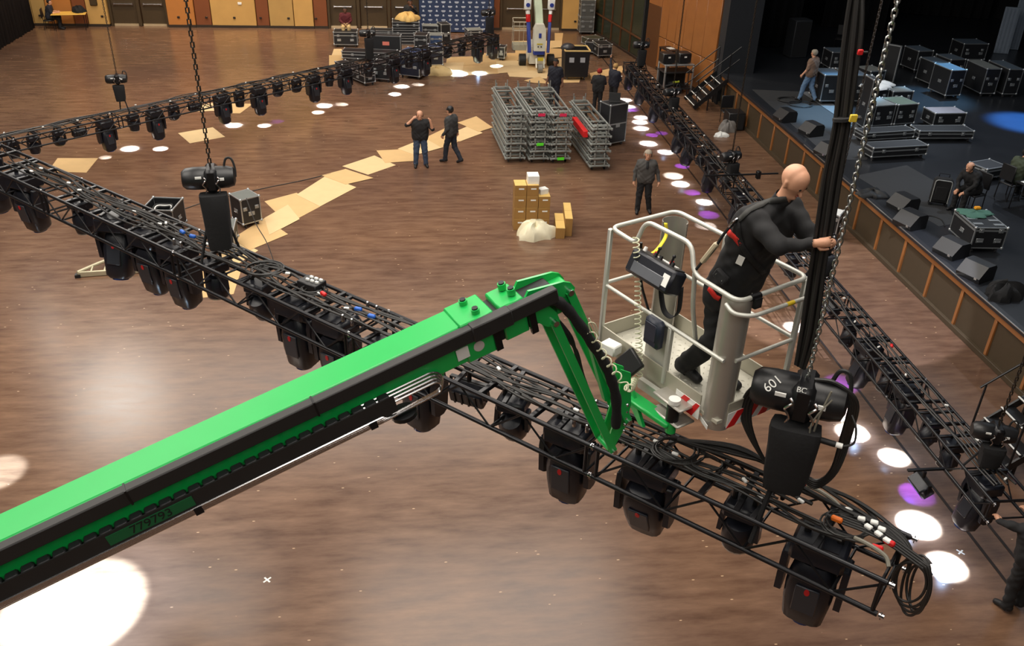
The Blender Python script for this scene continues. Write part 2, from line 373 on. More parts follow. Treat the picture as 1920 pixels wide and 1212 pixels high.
# stage carpet and floor tracks
struct('trim_1', MB().box((8.62, 20, .003), (.05, 48, .006)), mat('floor_seam', (40, 30, 25), .5))
struct('trim_2', MB().box((9.05, 20, .003), (.05, 48, .006)), mat('floor_seam', (40, 30, 25), .5))
def sheet(name, pix, z, th, m, label, cat, group=None):
    P = [at(x, y, z) for x, y in pix]; c = sum(P, V())/len(P)
    mb = MB().prism([(p.x-c.x, p.y-c.y) for p in P], th)
    o = mb.build(name, m); o.location = (c.x, c.y, z+.001); return tag(o, label, cat, group)
GREYS = mat('pale_grey_sheet', (92, 96, 100), .8, var=.15); DKC = mat('charcoal_carpet', (40, 41, 43), .85, var=.15)
sheet('stage_sheet', ((1410, 168), (1499, 172), (1643, 269), (1625, 300), (1560, 300)), SH, .004, DKC, 'charcoal carpet laid along the stage lip under the wedge monitors', 'carpet')
sheet('stage_sheet', ((1501, 172), (1526, 172), (1666, 262), (1646, 270)), SH, .004, GREYS, 'pale grey strip beside the walking man on the stage', 'carpet')  # thin sheet, paler grey than the deck around it
sheet('stage_sheet', ((1604, 330), (1700, 310), (1770, 350), (1790, 420), (1760, 425)), SH, .004, DKC, 'charcoal carpet in front of the low flight cases on the stage', 'carpet')
# ================================================================== TRUSSES
TW, TH, TS = .615, .33, 3.05
TRM = mat('black_truss_tube', (34, 34, 37), .32, .5)
TRB = mat('truss_brace_tube', (30, 30, 33), .35, .4)
def bar_mesh(name, L, r, m, n=8): return MB().cyl((0, 0, 0), (L, 0, 0), r, n=n).mesh(name, m)
CHM = bar_mesh('chord', TS-.02, .024, TRM, 10)
BAY = TS/8
DIAM = bar_mesh('brace', math.hypot(BAY, TH), .011, TRB, 6)
CRM = bar_mesh('cross_tube', TW, .014, TRB, 6); PSM = bar_mesh('post', TH, .018, TRM, 8)
SPM = MB().box((TW/2, 0, 0), (TW, .05, .05), bev=.006).mesh('spreader', TRM)
FORK = MB().cyl((0, 0, 0), (.07, 0, 0), .019, n=8).cyl((.03, 0, -.03), (.03, 0, .04), .009, n=6).mesh('fork', STEEL)
def dirM(o, d):
    x = V(d).normalized(); y = x.orthogonal().normalized() if abs(x.z) > .99 else V((0, 0, 1)).cross(x).normalized(); return frame(o, x, y, x.cross(y))
class Truss: pass
def truss(O, d, n, secs, label, tip=False, name='box_truss'):
    """O: top front chord at station 0, d: along, n: across"""
    t = Truss(); t.O, t.d, t.n = O, d, n; z = V((0, 0, 1))
    root = thing(name, label, 'truss'); root.matrix_basis = frame(O, d, n, d.cross(n)); t.root = root; t.secs = secs
    sgn = 1 if d.cross(n).z > 0 else -1; dn = -TH*sgn
    for s0, L in secs:
        se = grp('truss_section', root, T(s0, 0, 0)); k = L/TS
        for y in (0, TW):
            for zz in (0, dn):
                put('chord', CHM, se, T(.01, y, zz) @ Mx.Diagonal((k, 1, 1, 1)))
                for e in (0, L): put('fork', FORK, se, T(.0, y, zz) @ (Mx.Rotation(math.pi, 4, 'Z') if e == 0 else T(L, 0, 0)) @ Mx.Diagonal((.6, 1, 1, 1)))
            nb = max(2, round(L/BAY)); bl = L/nb
            for i in range(nb):
                a = V((i*bl, y, 0 if i % 2 else dn)); b = V(((i+1)*bl, y, dn if i % 2 else 0)); a = V((i*bl, y, 0)) if i % 2 == 0 else V((i*bl, y, dn)); b = V(((i+1)*bl, y, dn)) if i % 2 == 0 else V(((i+1)*bl, y, 0))
                put('brace', DIAM, se, dirM(a, b-a) @ Mx.Diagonal(((b-a).length/math.hypot(BAY, TH), 1, 1, 1)))
            for e in (.05, L-.05): put('post', PSM, se, dirM((e, y, 0), (0, 0, dn)))
        for e in (.05, L-.05):
            for zz in (0, dn): put('cross_tube', CRM, se, dirM((e, 0, zz), (0, 1, 0)))
        for i in range(1, nb, 2):
            put('cross_tube', CRM, se, dirM((i*bl, 0, dn), (0, 1, 0)))
        for q in (.22, .42, .6, .8): put('spreader', SPM, se, dirM((q*L, 0, .0), (0, 1, 0)))
    def pos(s, y=TW/2, zz=0): return O+d*s+n*y+V((0, 0, zz))
    t.pos = pos
    def find(px, y=TW/2, zz=-.1):
        lo, hi = secs[0][0]-3, secs[-1][0]+secs[-1][1]+3; inc = proj(pos(hi, y, zz))[0] > proj(pos(lo, y, zz))[0]
        for _ in range(40):
            m = (lo+hi)/2
            if (proj(pos(m, y, zz))[0] < px) == inc: lo = m
            else: hi = m
        return lo
    t.find = find; return t
ang = R(42.6)
ZF, ZL, ZR = 4.86, 1.45, 1.6
pF = at(1667, 1095, ZF); dF = V((-math.cos(ang), math.sin(ang), 0)); nF = V((math.sin(ang), math.cos(ang), 0))
TF = truss(pF, dF, nF, [(0, 2.6)]+[(2.62+i*(TS+.02), TS) for i in range(5)], 'black box truss full of cables running beneath the green boom')
pL = at(25, 262, ZL); dL = V((math.cos(ang), math.sin(ang), 0)); nL = V((-math.sin(ang), math.cos(ang), 0))
TL = truss(pL, dL, nL, [(-TS-.02+i*(TS+.02), TS) for i in range(7)]+[(6*(TS+.02), 1.4)], 'black box truss hung low over the open floor towards the far doors')
pR = at(1864, 945, ZR); dR = V((0, 1, 0)); nR = V((1, 0, 0))
TRT = truss(pR, dR, nR, [(i*(TS+.02), TS) for i in range(8)], 'long black box truss hung low alongside the stage front')
# ------------------------------------------------------------------ moving lights
HEADM = mat('fixture_plastic', (25, 27, 35), .34, var=.15); HEADB = mat('fixture_grey', (44, 47, 54), .35)  # slight blue tint of the housings stands in for blue light on them
LENS = mat('fixture_lens', (40, 60, 110), .08, .2); LOGO = mat('red_logo', (190, 25, 30), .5)
def big_light():
    r = thing('moving_light', '', 'stage light')
    MB().box((0, 0, .108), (.05, TW-.02, .035), bev=.005).build('mounting_bar', TRM, r)
    MB().box((0, 0, -.1), (.44, .36, .2), bev=.03).box((0, 0, -.015), (.3, .3, .05)).build('base', HEADM, r)
    for x in (-.13, .13): MB().cyl((x, 0, .0), (x, 0, .075), .03, n=8).box((x, 0, .085), (.08, .05, .03)).build('clamp', BLKM, r)
    yk = MB()
    for s in (-1, 1):
        yk.prism([(-.1, -.21), (.1, -.21), (.12, -.3), (.1, -.62), (.04, -.66), (-.04, -.66), (-.1, -.62), (-.12, -.3)], .055, frame((s*.245-.0275, 0, 0), (0, 1, 0), (0, 0, 1), (1, 0, 0)))
    yk.box((0, 0, -.215), (.54, .2, .05), bev=.015).build('yoke', HEADM, r)
    hd = MB()
    prof = [(.0, .28), (.12, .27), (.17, .2), (.2, .02), (.195, -.15), (.172, -.37), (.125, -.42), (.0, -.425)]
    vs = []; n = 16
    for rr, z in prof[1:-1]:
        for i in range(n):
            t = 2*math.pi*i/n; c, s_ = math.cos(t), math.sin(t); e = .55
            vs.append((rr*abs(c)**e*(1 if c > 0 else -1)*1.0, rr*.86*abs(s_)**e*(1 if s_ > 0 else -1), z))
    k = len(prof)-2; fs = [(j*n+i, (j+1)*n+i, (j+1)*n+(i+1) % n, j*n+(i+1) % n) for j in range(k-1) for i in range(n)]+[tuple(range(n)), tuple(range(k*n-1, (k-1)*n-1, -1))]
    hd.add(vs, fs)
    h = hd.build('head', HEADM, r, T(0, 0, -.5))
    for y in (-.172, .172): MB().box((0, y, -.06), (.2, .02, .3), bev=.008).build('head_cover', HEADB, h)
    MB().cyl((0, 0, -.41), (0, 0, -.44), .11, n=16).build('lens', LENS, h)
    MB().lathe([(.018, 0), (.03, 0), (.03, .006), (.018, .006)], 12, frame((0, -.182, .05), (.75, 0, 0), (0, 0, 1.2), (0, -1, 0))).build('logo_ring', LOGO, h)
    MB().tube([(.16, .1, .25), (.22, .12, .3), (.24, .12, .2), (.19, .1, .12)], .01, 6).build('handle', HEADM, h)
    return r
def small_light():
    r = thing('wash_light', '', 'stage light')
    MB().box((0, 0, .108), (.05, TW-.02, .035), bev=.005).build('mounting_bar', TRM, r)
    MB().box((0, 0, -.07), (.3, .26, .14), bev=.025).build('base', HEADM, r)
    for x in (-.09, .09): MB().cyl((x, 0, .0), (x, 0, .08), .025, n=8).build('clamp', BLKM, r)
    yk = MB()
    for s in (-1, 1): yk.beam((s*.155, 0, -.14), (s*.165, 0, -.36), .1, .04, (1, 0, 0))
    yk.box((0, 0, -.15), (.34, .12, .03), bev=.01).build('yoke', HEADM, r)
    h = MB().lathe([(.05, .13), (.11, .12), (.14, .05), (.145, -.08), (.135, -.15), (.1, -.15)], 18).build('head', HEADM, r, T(0, 0, -.33))
    MB().lathe([(.112, -.15), (.135, -.15), (.135, -.165), (.112, -.165)], 18).build('lens_ring', ALU, h)
    MB().cyl((0, 0, -.14), (0, 0, -.156), .112, n=18).build('lens', LENS, h)
    return r
def box_light():
    r = thing('strobe_light', '', 'stage light')
    MB().box((0, 0, .108), (.05, TW-.02, .035), bev=.005).build('mounting_bar', TRM, r)
    MB().cyl((0, 0, -.06), (0, 0, .06), .025, n=8).build('clamp', BLKM, r)
    yk = MB()
    for s in (-1, 1): yk.box((s*.21, 0, -.14), (.012, .05, .2))
    yk.box((0, 0, -.045), (.43, .05, .012)).build('bracket', BLKM, r)
    h = MB().box((0, 0, 0), (.39, .2, .2), bev=.02).build('head', HEADM, r, T(0, 0, -.2))
    MB().box((0, 0, -.1), (.34, .15, .02), bev=.005).build('lens', LENS, h)
    for k in range(4): MB().box((-.12+k*.08, -.105, 0), (.02, .02, .16)).build('fin', BLKM, h)
    return r
ORD = ('first', 'second', 'third', 'fourth', 'fifth', 'sixth', 'seventh', 'eighth', 'ninth', 'tenth', 'eleventh', 'twelfth', 'thirteenth', 'fourteenth', 'fifteenth', 'sixteenth')
def numbered(items, names):
    cnt = {}; out = []
    for it in items:
        k = it[1]; i = cnt.get(k, 0); cnt[k] = i+1; out.append((it, names[k] % ORD[i]))
    return out
PROT = dict(B=big_light(), S=small_light(), X=box_light()); USED = {}
LIGHTS = []
def place(tr, px, kind, label, group, tilt=0, yaw=None, pan=0, y=TW/2, s=None, zz=-.11):
    s = tr.find(px, y) if s is None else s
    o = PROT[kind] if not USED.get(kind) else copy_tree(PROT[kind]); USED[kind] = 1
    P = tr.pos(s, y, zz); a = math.atan2(tr.d.y, tr.d.x) if yaw is None else yaw
    o.location = P; o.rotation_euler = (0, 0, a+pan); tag(o, label, None, group)
    h = [c for c in o.children if c.name.startswith('head')][0]; h.rotation_euler = (tilt, 0, 0)
    LIGHTS.append((P+V((0, 0, -.6)), o)); return o
gF = 'moving lights on the truss beneath the boom'
FX = ((-30, 'B', .1, 0), (42, 'B', .15, .2), (147, 'S', .1, 0), (212, 'B', -.3, .5), (275, 'B', .1, .2), (330, 'B', .12, .15), (400, 'S', 0, 0), (484, 'S', .5, .2), (556, 'B', .05, .1), (628, 'B', .1, .1),
                      (720, 'S', 0, 0), (790, 'B', 0, 0), (880, 'X', .3, .2), (963, 'S', .6, .3), (1072, 'B', .1, .1), (1222, 'B', .4, .1), (1397, 'S', .2, .1), (1545, 'B', .08, .12))
for (px, k, tl, pn), nm in numbered(FX[::-1], dict(B='%s large black moving light from the cable-draped end of the truss beneath the boom', S='%s small round wash light from the cable-draped end of the truss beneath the boom', X='%s boxy strobe light in the truss next to the green boom')):
    place(TF, px, k, nm, gF if k != 'X' else None, tl, None, math.pi+pn)
gL = 'moving lights on the low truss over the open floor'
LX = ((-25, 'B', 0, 0), (20, 'S', 0, 0), (60, 'S', .2, 0), (108, 'S', 1.3, 0), (146, 'X', .2, 0), (195, 'B', -.12, 0), (248, 'S', .1, 0), (288, 'B', -.12, 0), (324, 'S', 1.3, 0), (363, 'X', .2, 0), (415, 'B', -.1, 0),
                      (447, 'S', .1, 0), (483, 'B', -.1, 0), (520, 'S', 1.3, 0), (555, 'S', 1.3, 0), (586, 'B', -.1, 0), (616, 'S', .1, 0), (646, 'B', -.15, 0), (690, 'S', 0, 0), (737, 'B', -.1, 0), (766, 'S', 0, 0), (796, 'B', -.1, 0), (840, 'S', 1.2, 0), (866, 'S', 0, 0), (896, 'B', -.05, 0), (925, 'B', 0, 0))
for (px, k, tl, pn), nm in numbered(LX[::-1], dict(B='%s large black moving light from the backdrop end of the low truss over the floor', S='%s small round wash light from the backdrop end of the low truss over the floor', X='%s boxy strobe light from the backdrop end of the low truss over the floor')):
    place(TL, px, k, nm, gL, tl, None, pn)
gR = 'moving lights on the truss beside the stage'
RX = ((1184, 'B', .2, 0), (1194, 'S', 0, 0), (1206, 'B', .3, 0), (1218, 'S', 0, 0), (1232, 'B', .2, 0), (1246, 'S', 0, 0), (1262, 'X', .8, 0), (1278, 'B', .25, 0), (1297, 'B', .3, 0), (1318, 'S', .2, 0), (1337, 'B', .2, 0), (1362, 'X', .9, 0), (1390, 'B', .2, 0),
                      (1420, 'S', 0, 0), (1452, 'B', .2, 0), (1490, 'S', .1, 0), (1528, 'B', .2, 0), (1562, 'X', .9, 0), (1598, 'S', .3, 0), (1632, 'B', .3, .1), (1672, 'S', .4, 0), (1703, 'B', .15, 0), (1752, 'S', .5, 0), (1790, 'S', .2, 0), (1850, 'B', .3, .1))
for (px, k, tl, pn), nm in numbered(RX[::-1], dict(B='%s large black moving light from the open end of the truss beside the stage', S='%s small round wash light from the open end of the truss beside the stage', X='%s boxy strobe light from the open end of the truss beside the stage')):
    place(TRT, px, k, nm, gR, tl, None, pn)
P = TRT.pos(1.0, -.32, -.3)
o = place(TRT, 0, 'X', 'boxy strobe light clamped outboard of the truss beside the stage', None, .9, None, 0, -.3, 1.15, -.43)
# light pools: lamps added just above the floor stand in for the truss beams
POOLK = 15
def pool(px, py, rpx, power, col, tr):
    Tg = at(px, py, 0); r = abs((at(px+rpx, py, 0)-Tg).length)
    best = min((l for l in LIGHTS), key=lambda l: (l[0].xy-Tg.xy).length)
    S = V((best[0].x, best[0].y, .5 if tr is TRT else .4))
    off = (Tg.xy-S.xy)
    S.xy = Tg.xy-off.normalized()*min(off.length, .08); S.z = .4 if tr is TRT else .28
    D = (Tg-S).length
    lamp('pool_lamp', 'SPOT', S, power*POOLK, col, aim=Tg, spot_size=2*math.atan(r/D), spot_blend=.25, shadow_soft_size=.03)
    if power > 20: lamp('pool_lamp', 'SPOT', S, power*.9, (.45, .65, 1), aim=Tg, spot_size=min(2.6, 2*math.atan(2.6*r/D)), spot_blend=1.0, shadow_soft_size=.03)  # second wide blue lamp added only for the halo round a strong pool
WB = (.48, .72, 1.0)
for px, py, r, p in ((245, 280, 17, 26), (301, 280, 14, 18), (198, 296, 12, 3), (440, 236, 16, 26), (494, 236, 13, 18), (610, 199, 15, 26), (595, 211, 12, 18), (642, 196, 13, 4), (755, 163, 14, 26), (740, 176, 12, 18), (786, 159, 12, 4), (860, 140, 20, 60), (898, 137, 14, 30), (930, 125, 12, 18)):
    pool(px, py, r, p, WB, TL)
for px, py, r, p in ((1172, 188, 14, 22), (1180, 200, 12, 30), (1201, 221, 14, 22), (1200, 229, 15, 30), (1203, 241, 15, 24), (1217, 270, 17, 34), (1247, 285, 15, 26), (1264, 331, 19, 14), (1277, 345, 17, 26), (1320, 379, 16, 24), (1326, 424, 20, 5),
                     (1490, 615, 20, 26), (1578, 775, 26, 14), (1602, 812, 30, 60), (1673, 858, 28, 34), (1718, 987, 40, 70), (1776, 1060, 40, 22)):
    pool(px, py, r, p, WB, TRT)
for px, py, r, p in ((1183, 206, 16, 5), (1222, 254, 12, 5), (1278, 312, 14, 5), (1298, 362, 16, 4), (1328, 402, 20, 4), (1575, 722, 34, 4), (1716, 925, 34, 5), (1240, 250, 12, 3), (520, 228, 14, 1.2), (1080, 128, 10, 2)):
    pool(px, py, r, p, (.2, .06, 1.0), TRT)
def overhead(px, py, z0, r, power, col, blend=.3):
    Tg = at(px, py, 0); S = Tg+V((-1.5, -3, z0)); lamp('overhead_pool_lamp', 'SPOT', S, power, col, aim=Tg, spot_size=2*math.atan(r/(Tg-S).length), spot_blend=blend, shadow_soft_size=.05)
overhead(135, 1145, 11, 1.0, 90000, (.5, .76, 1), .3); overhead(135, 1145, 11, 1.9, 9000, (.25, .5, 1), 1.0); overhead(-8, 888, 11, .5, 40000, (.55, .78, 1), .5)  # the wide blue one is added only to give the big pool a halo
overhead(1560, 560, 11, 3.2, 4200, (.82, .86, 1), .12)
# ------------------------------------------------------------------ chain hoists
LINK = None
HOISTM = mat('hoist_black', (26, 26, 28), .4)
def link_mesh(name, m, L=.045, r=.0055):
    a = .013; pts = []
    for i in range(10):
        t = 2*math.pi*i/10; pts.append((a*math.cos(t), 0, (L/2-a)*(1 if math.sin(t) > 0 else -1)*(1 if abs(math.sin(t)) > .01 else 0)+a*math.sin(t)))
    return MB().tube(pts, r, 5, closed=True).mesh(name, m)
def chain_joined(h, m, pitch=.05, r=.009):
    mb = MB(); n = int(h/pitch)
    for i in range(n):
        z = i*pitch; d = (.016, 0) if i % 2 else (0, .016)
        mb.tube([(-d[0], -d[1], z), (-d[0], -d[1], z+pitch*.9), (d[0], d[1], z+pitch*.9), (d[0], d[1], z)], r, 4, closed=True)
    return mb.mesh('chain', m)
def hoist(P, yaw, bag, label, slings, chain='joined', bag_dx=.0, sc_=1.0):
    r = thing('chain_hoist', label, 'hoist', P, yaw)
    b = MB(); prof = [(.0, -.33), (.09, -.33), (.125, -.29), (.135, -.2), (.135, -.05), (.12, -.03), (.12, .04), (.135, .05), (.13, .18), (.11, .25), (.06, .27), (0, .27)]
    b.lathe(prof, 12, frame((0, 0, 0), (0, 1, 0), (0, 0, 1), (1, 0, 0))).build('motor_body', HOISTM, r)
    MB().box((0, 0, .0), (.14, .3, .27), bev=.03).build('chain_guide', BLKM, r)
    MB().box((.12, -.13, .02), (.05, .012, .03)).box((-.14, -.13, .05), (.07, .012, .025)).build('label_plate', WHT, r)
    for x in (-.075, .075):
        pts = [(x, -.16, .06), (x+.02, -.17, .035), (x, -.175, .01), (x-.02, -.17, -.02), (x, -.17, -.05), (x+.015, -.165, -.09), (x, -.16, -.13)]
        MB().tube(smooth_pts(pts, 3), .009, 6).build('hook', STEEL, r)
    MB().tube(smooth_pts([(.15, .05, .12), (.18, .06, .2), (.24, .05, .2), (.27, .02, .1), (.27, -.02, 0)], 4), .014, 6).build('pigtail_cable', RUB, r)
    bg = MB(); n = 12; vs = []; zs = (-.16, -.22, -.5*bag, -.85*bag, -bag)
    for j, (z, wx, wy) in enumerate(zip(zs, (.155, .16, .155, .15, .135), (.09, .105, .11, .11, .09))):
        for i in range(n):
            t = 2*math.pi*i/n; c, s = math.cos(t), math.sin(t)
            vs.append((wx*abs(c)**.45*(1 if c > 0 else -1)+bag_dx*j/4+.008*math.sin(7*i+j), -.12+wy*abs(s)**.45*(1 if s > 0 else -1)+.008*math.cos(5*i+2*j), z))
    bg.add(vs, [(j*n+i, (j+1)*n+i, (j+1)*n+(i+1) % n, j*n+(i+1) % n) for j in range(4) for i in range(n)]+[tuple(range(n)), tuple(range(5*n-1, 4*n-1, -1))])
    bg.build('chain_bag', FAB, r)
    loc = Mx.Rotation(-yaw, 3, 'Z')
    for q in slings:
        MB().tube([loc @ V(v) for v in ((0, 0, -.12), q)], .018, 6).build('sling', FAB, r)
    ch = CEIL-P.z-.15
    if chain == 'links':
        c = grp('chain', r, T(0, 0, .14)); n = 118; m = link_mesh('link', mat('chain_zinc', (170, 172, 170), .28, .9))
        for i in range(n): put('link', m, c, T(0, 0, i*.034) @ RZ(math.pi/2*(i % 2)+.3))
        tag(put('chain_run', chain_joined(ch-n*.034, MATS['chain_zinc'], .045, .007), c, T(0, 0, n*.034)), None, kind='stuff')
    else:
        tag(put('chain', chain_joined(ch, mat('chain_dark', (62, 56, 50), .45, .7), .06, .011), r, T(0, 0, .12)), None, kind='stuff')
    return r
def hoist_on(tr, px, py, yaw, label, bag, **k):
    P = atp(px, py, tr.pos(0), tr.n); s = (P-tr.O).dot(tr.d)
    sl = []
    for y in (-TW/2+.02, TW/2-.02):
        q = tr.n*y; sl.append((q.x+tr.d.x*.05, q.y+tr.d.y*.05, tr.O.z-P.z))
    return hoist(P, yaw, bag, label, sl, **k), P
HR, PHR = hoist_on(TF, 1507, 742, R(-28), 'black chain hoist chalked 601 with a chain bag beside the lift basket', .66, chain='links')
HR.scale = (1.18, 1.18, 1.18)
HL, PHL = hoist_on(TF, 397, 333, R(8), 'black chain hoist with a long chain bag above the road cases on cardboard', .85)
hoist_on(TL, 220, 148, R(12), 'black chain hoist on the low truss nearest the seated man at the table', .62)
hoist_on(TL, 690, 62, R(10), 'black chain hoist on the low truss above the long flight cases', .9)
hoist_on(TL, 917, 24, R(10), 'black chain hoist on the low truss in front of the blue backdrop', .8)
hoist_on(TRT, 1204, 84, R(0), 'black chain hoist above the far end of the truss beside the stage', .7)
hoist_on(TRT, 1262, 172, R(20), 'black chain hoist on the stage-side truss next to the equipment cart', .6)
hoist_on(TRT, 1372, 293, R(20), 'black chain hoist on the stage-side truss near the clamped pipe', .6)
hoist_on(TRT, 1548, 462, R(20), 'black chain hoist on the stage-side truss behind the lift basket', .6)
hoist_on(TRT, 1868, 812, R(-20), 'black chain hoist at the open end of the stage-side truss', .5)
# chalk number on the near hoist
def text(s, size, parent, M, m, name='lettering', ext=.001):
    cu = bpy.data.curves.new(name, 'FONT'); cu.body = s; cu.size = size; cu.extrude = ext; cu.align_x = 'CENTER'; cu.align_y = 'CENTER'; cu.materials.append(m)
    o = bpy.data.objects.new(name, cu); COL.objects.link(o); dg = bpy.context.evaluated_depsgraph_get()
    me = bpy.data.meshes.new_from_object(o.evaluated_get(dg)); bpy.data.objects.remove(o); bpy.data.curves.remove(cu); return put(name, me, parent, M)
CHALK = mat('chalk_white', (225, 225, 220), .8)
text('601', .085, HR, frame((-.2, -.1, .096), (1, 0, 0), (0, .7, .7), (0, -.7, .7)) @ RZ(.9), CHALK, 'chalk_number')
text('BC', .05, HR, frame((-.02, -.138, .12), (1, 0, 0), (0, .5, .86), (0, -.86, .5)), CHALK, 'chalk_mark')
# ================================================================== BOOM LIFT
thU = R(22); uB = V((math.cos(thU), math.sin(thU), 0)); nB = V((-math.sin(thU), math.cos(thU), 0))
Bn = at(1150, 848, 5.3); B0 = Bn+nB*.12; Pe = B0+nB*.125
E0 = atp(0, 962, Pe, nB); E1 = atp(831, 582, Pe, nB); dB = (E1-E0).normalized(); zB = dB.cross(nB)
def sB(px):
    a, b = -8.0, 3.0
    for _ in range(40):
        m = (a+b)/2
        if proj(E1+dB*m)[0] < px: a = m
        else: b = m
    return a
XL = -7.4
def sP(px, y, z):
    a, b = -8.0, 3.0
    for _ in range(40):
        m = (a+b)/2
        if proj(E1+dB*m+nB*y+zB*z)[0] < px: a = m
        else: b = m
    return a
base = E1+dB*XL; base.z = 0
LIFT = thing('boom_lift', 'green telescopic boom lift with an aluminium work basket reaching over the truss', 'boom lift', (base.x, base.y, 0))
FB = T(-base.x, -base.y, 0) @ frame(E1, dB, nB, zB)       # boom frame inside the lift
def lb(mb, name, m, parent=None, M=None): return mb.build(name, m, parent or LIFT, (M if parent is None and M is not None else (FB if parent is None else M)))
boom = lb(MB().box(((XL+sB(893))/2, -.1275, -.15), (sB(893)-XL, .255, .3), bev=.012), 'boom', GRN)
c0, c1 = sB(831), sB(893)
MB().box(((c0+c1)/2, -.13, -.147), (c1-c0, .275, .318), bev=.01).build('collar', GRN, boom)
i0, i1 = sB(886), sB(972)
MB().box(((i0+i1)/2, -.125, -.165), (i1-i0+.3, .2, .24), bev=.01).build('inner_boom', RUB, boom)
j0, j1 = sB(906), sB(950)
MB().box(((j0+j1)/2, -.125, -.15), (j1-j0, .235, .285), bev=.01).build('collar', GRN, boom)
for x, y in ((c1-.12, -.05), (c1-.1, -.2), (j0+.12, -.06), (j0+.14, -.16)):
    MB().cyl((x, y, .0), (x, y, .045), .03, n=12).build('bolt_boss', GRN, boom)
    MB().cyl((x, y, .04), (x, y, .055), .022, n=8).build('bolt', BLKM, boom)
t0, t1 = sB(968), sB(1024)
tip = lb(MB().box(((t0+t1)/2+.02, -.125, -.19), (t1-t0+.06, .2, .2), bev=.01), 'boom_tip', GRN)
# black cable tray on the near side
k1 = sB(1001)
TRAY = mat('tray_black', (34, 33, 33), .55, var=.2)
MB().box(((XL+k1)/2, -.2925, -.0535), (k1-XL, .075, .107), bev=.008).build('cable_tray', TRAY, boom)
MB().box((c1-.05, -.295, -.0535), (.3, .09, .12), bev=.008).build('tray_cover', TRAY, boom)
for x in (sB(560), sB(220)): MB().box((x, -.293, -.0535), (.012, .082, .114)).build('tray_joint', BLKM, boom)
for x in (c1-.02, j1+.02): MB().box((x, -.27, -.2), (.05, .03, .2)).build('tray_bracket', BLKM, boom)
# energy chain in its trough
q1 = sP(742, -.345, -.27)
ec = grp('hose_carrier', LIFT, FB)
MB().box(((XL+q1)/2, -.345, -.27), (q1-XL, .01, .13)).build('trough_wall', TRAY, ec)
MB().box(((XL+q1)/2, -.30, -.265), (q1-XL, .09, .01)).build('trough_floor', TRAY, ec)
lk = MB().box((0, 0, 0), (.075, .068, .05), bev=.01).mesh('carrier_link', mat('link_plastic', (40, 40, 44), .5)); x = q1-.06
while x > -4.6: put('carrier_link', lk, ec, T(x, -.30, -.235)); x -= .09
xe = sP(812, -.31, -.3)
for k in range(4):
    y = -.272-.022*k; rr = .085-.012*k; zc = -.225-.085
    pts = [(q1-.25, y, -.225-.012*k), (xe, y, zc+rr)]+[(xe+rr*math.sin(a), y, zc+rr*math.cos(a)) for a in [math.pi*i/8 for i in range(1, 9)]]+[(q1+.02, y-.01, zc-rr), (q1-.12, -.353, -.325-.012*k), (XL+2.5, -.353, -.325-.012*k)]
    MB().tube(pts, .0085, 6).build('hydraulic_pipe', STEEL, ec)
for px in (372, 700): MB().box((sP(px, -.355, -.34), -.355, -.345), (.05, .03, .05)).build('pipe_clamp', BLKM, ec)
MB().cyl((sP(757, -.31, -.4), -.31, -.42), (sP(757, -.31, -.4), -.31, -.39), .09, n=16).build('hose_pulley', BLKM, ec)
STK = mat('green_tape', (16, 92, 52), .5)
pl = MB().box((0, 0, 0), (.52, .004, .075)).build('number_tape', STK, ec, T(sP(284, -.353, -.262), -.353, -.262))
text('779793', .085, pl, frame((0, -.003, 0), (1, 0, 0), (0, 0, 1), (0, -1, 0)), mat('marker_black', (10, 12, 10), .7), 'tape_number')
MB().box((sP(868, -.268, -.2), -.268, -.2), (.09, .006, .09)).build('sticker', WHT, boom)
MB().cyl((sP(898, -.268, -.2), -.268, -.2), (sP(898, -.268, -.2), -.273, -.2), .04, n=16).build('sticker', mat('sticker_grey', (200, 190, 185), .5), boom)
xg = sP(818, -.15, -.34); MB().prism([(xg-.1, -.3), (xg+.12, -.3), (xg+.02, -.42)], .02, frame((0, -.13, 0), (1, 0, 0), (0, 0, 1), (0, -1, 0))).build('lug_plate', GRN, boom)
# ---- jib linkage
iFB = FB.inverted(); LO = V((base.x, base.y, 0))
def jp(px, py, off=0.0): return atp(px, py, Bn, nB)+nB*off-LO
lowT, lowB, upT, upB = jp(1040, 605), jp(1150, 846), jp(1068, 547), jp(1178, 790)
def plate(poly, th, y, name, par=LIFT, m=GRN):
    """polygon of lift-space points, thickened across the boom"""
    n = len(poly); vs = [p+nB*y for p in poly]+[p+nB*(y+th) for p in poly]
    mb = MB().add(vs, [tuple(range(n)), tuple(range(2*n-1, n-1, -1))]+[(i, n+i, n+(i+1) % n, (i+1) % n) for i in range(n)])
    return mb.build(name, m, par)
for off in (0, .215):
    MB().beam(lowT+nB*off, lowB+nB*off, .022, .062, nB.cross(lowB-lowT)).build('lower_link', GRN, LIFT)
    MB().beam(upT+nB*off, upB+nB*off, .022, .062, nB.cross(upB-upT)).build('upper_link', GRN, LIFT)
# lug plates at the boom tip
ctr = jp(1035, 575); a0 = jp(992, 566); ax = (jp(1060, 535)-a0)
for off in (.03, .185):
    plate([jp(984, 566), jp(992, 548), jp(1058, 530), jp(1072, 532), jp(1080, 541), jp(1075, 552), jp(1040, 566), jp(1010, 580)], .02, off-.02, 'tip_lug')
    plate([jp(996, 584), jp(1024, 570), jp(1046, 588), jp(1052, 604), jp(1042, 616), jp(1026, 614), jp(1000, 602)], .02, off-.02, 'tip_lug')
for p in (lowT, upT, lowB, upB):
    MB().cyl(p-nB*.03, p+nB*.25, .022, n=10).build('pivot_pin', STEEL, LIFT)
    MB().cyl(p+nB*.03, p+nB*.19, .034, n=12).build('pivot_sleeve', GRN, LIFT)
cp = [lowB, jp(1146, 836), jp(1166, 776), jp(1172, 700), jp(1190, 706), jp(1190, 765), jp(1180, 806), jp(1156, 850)]
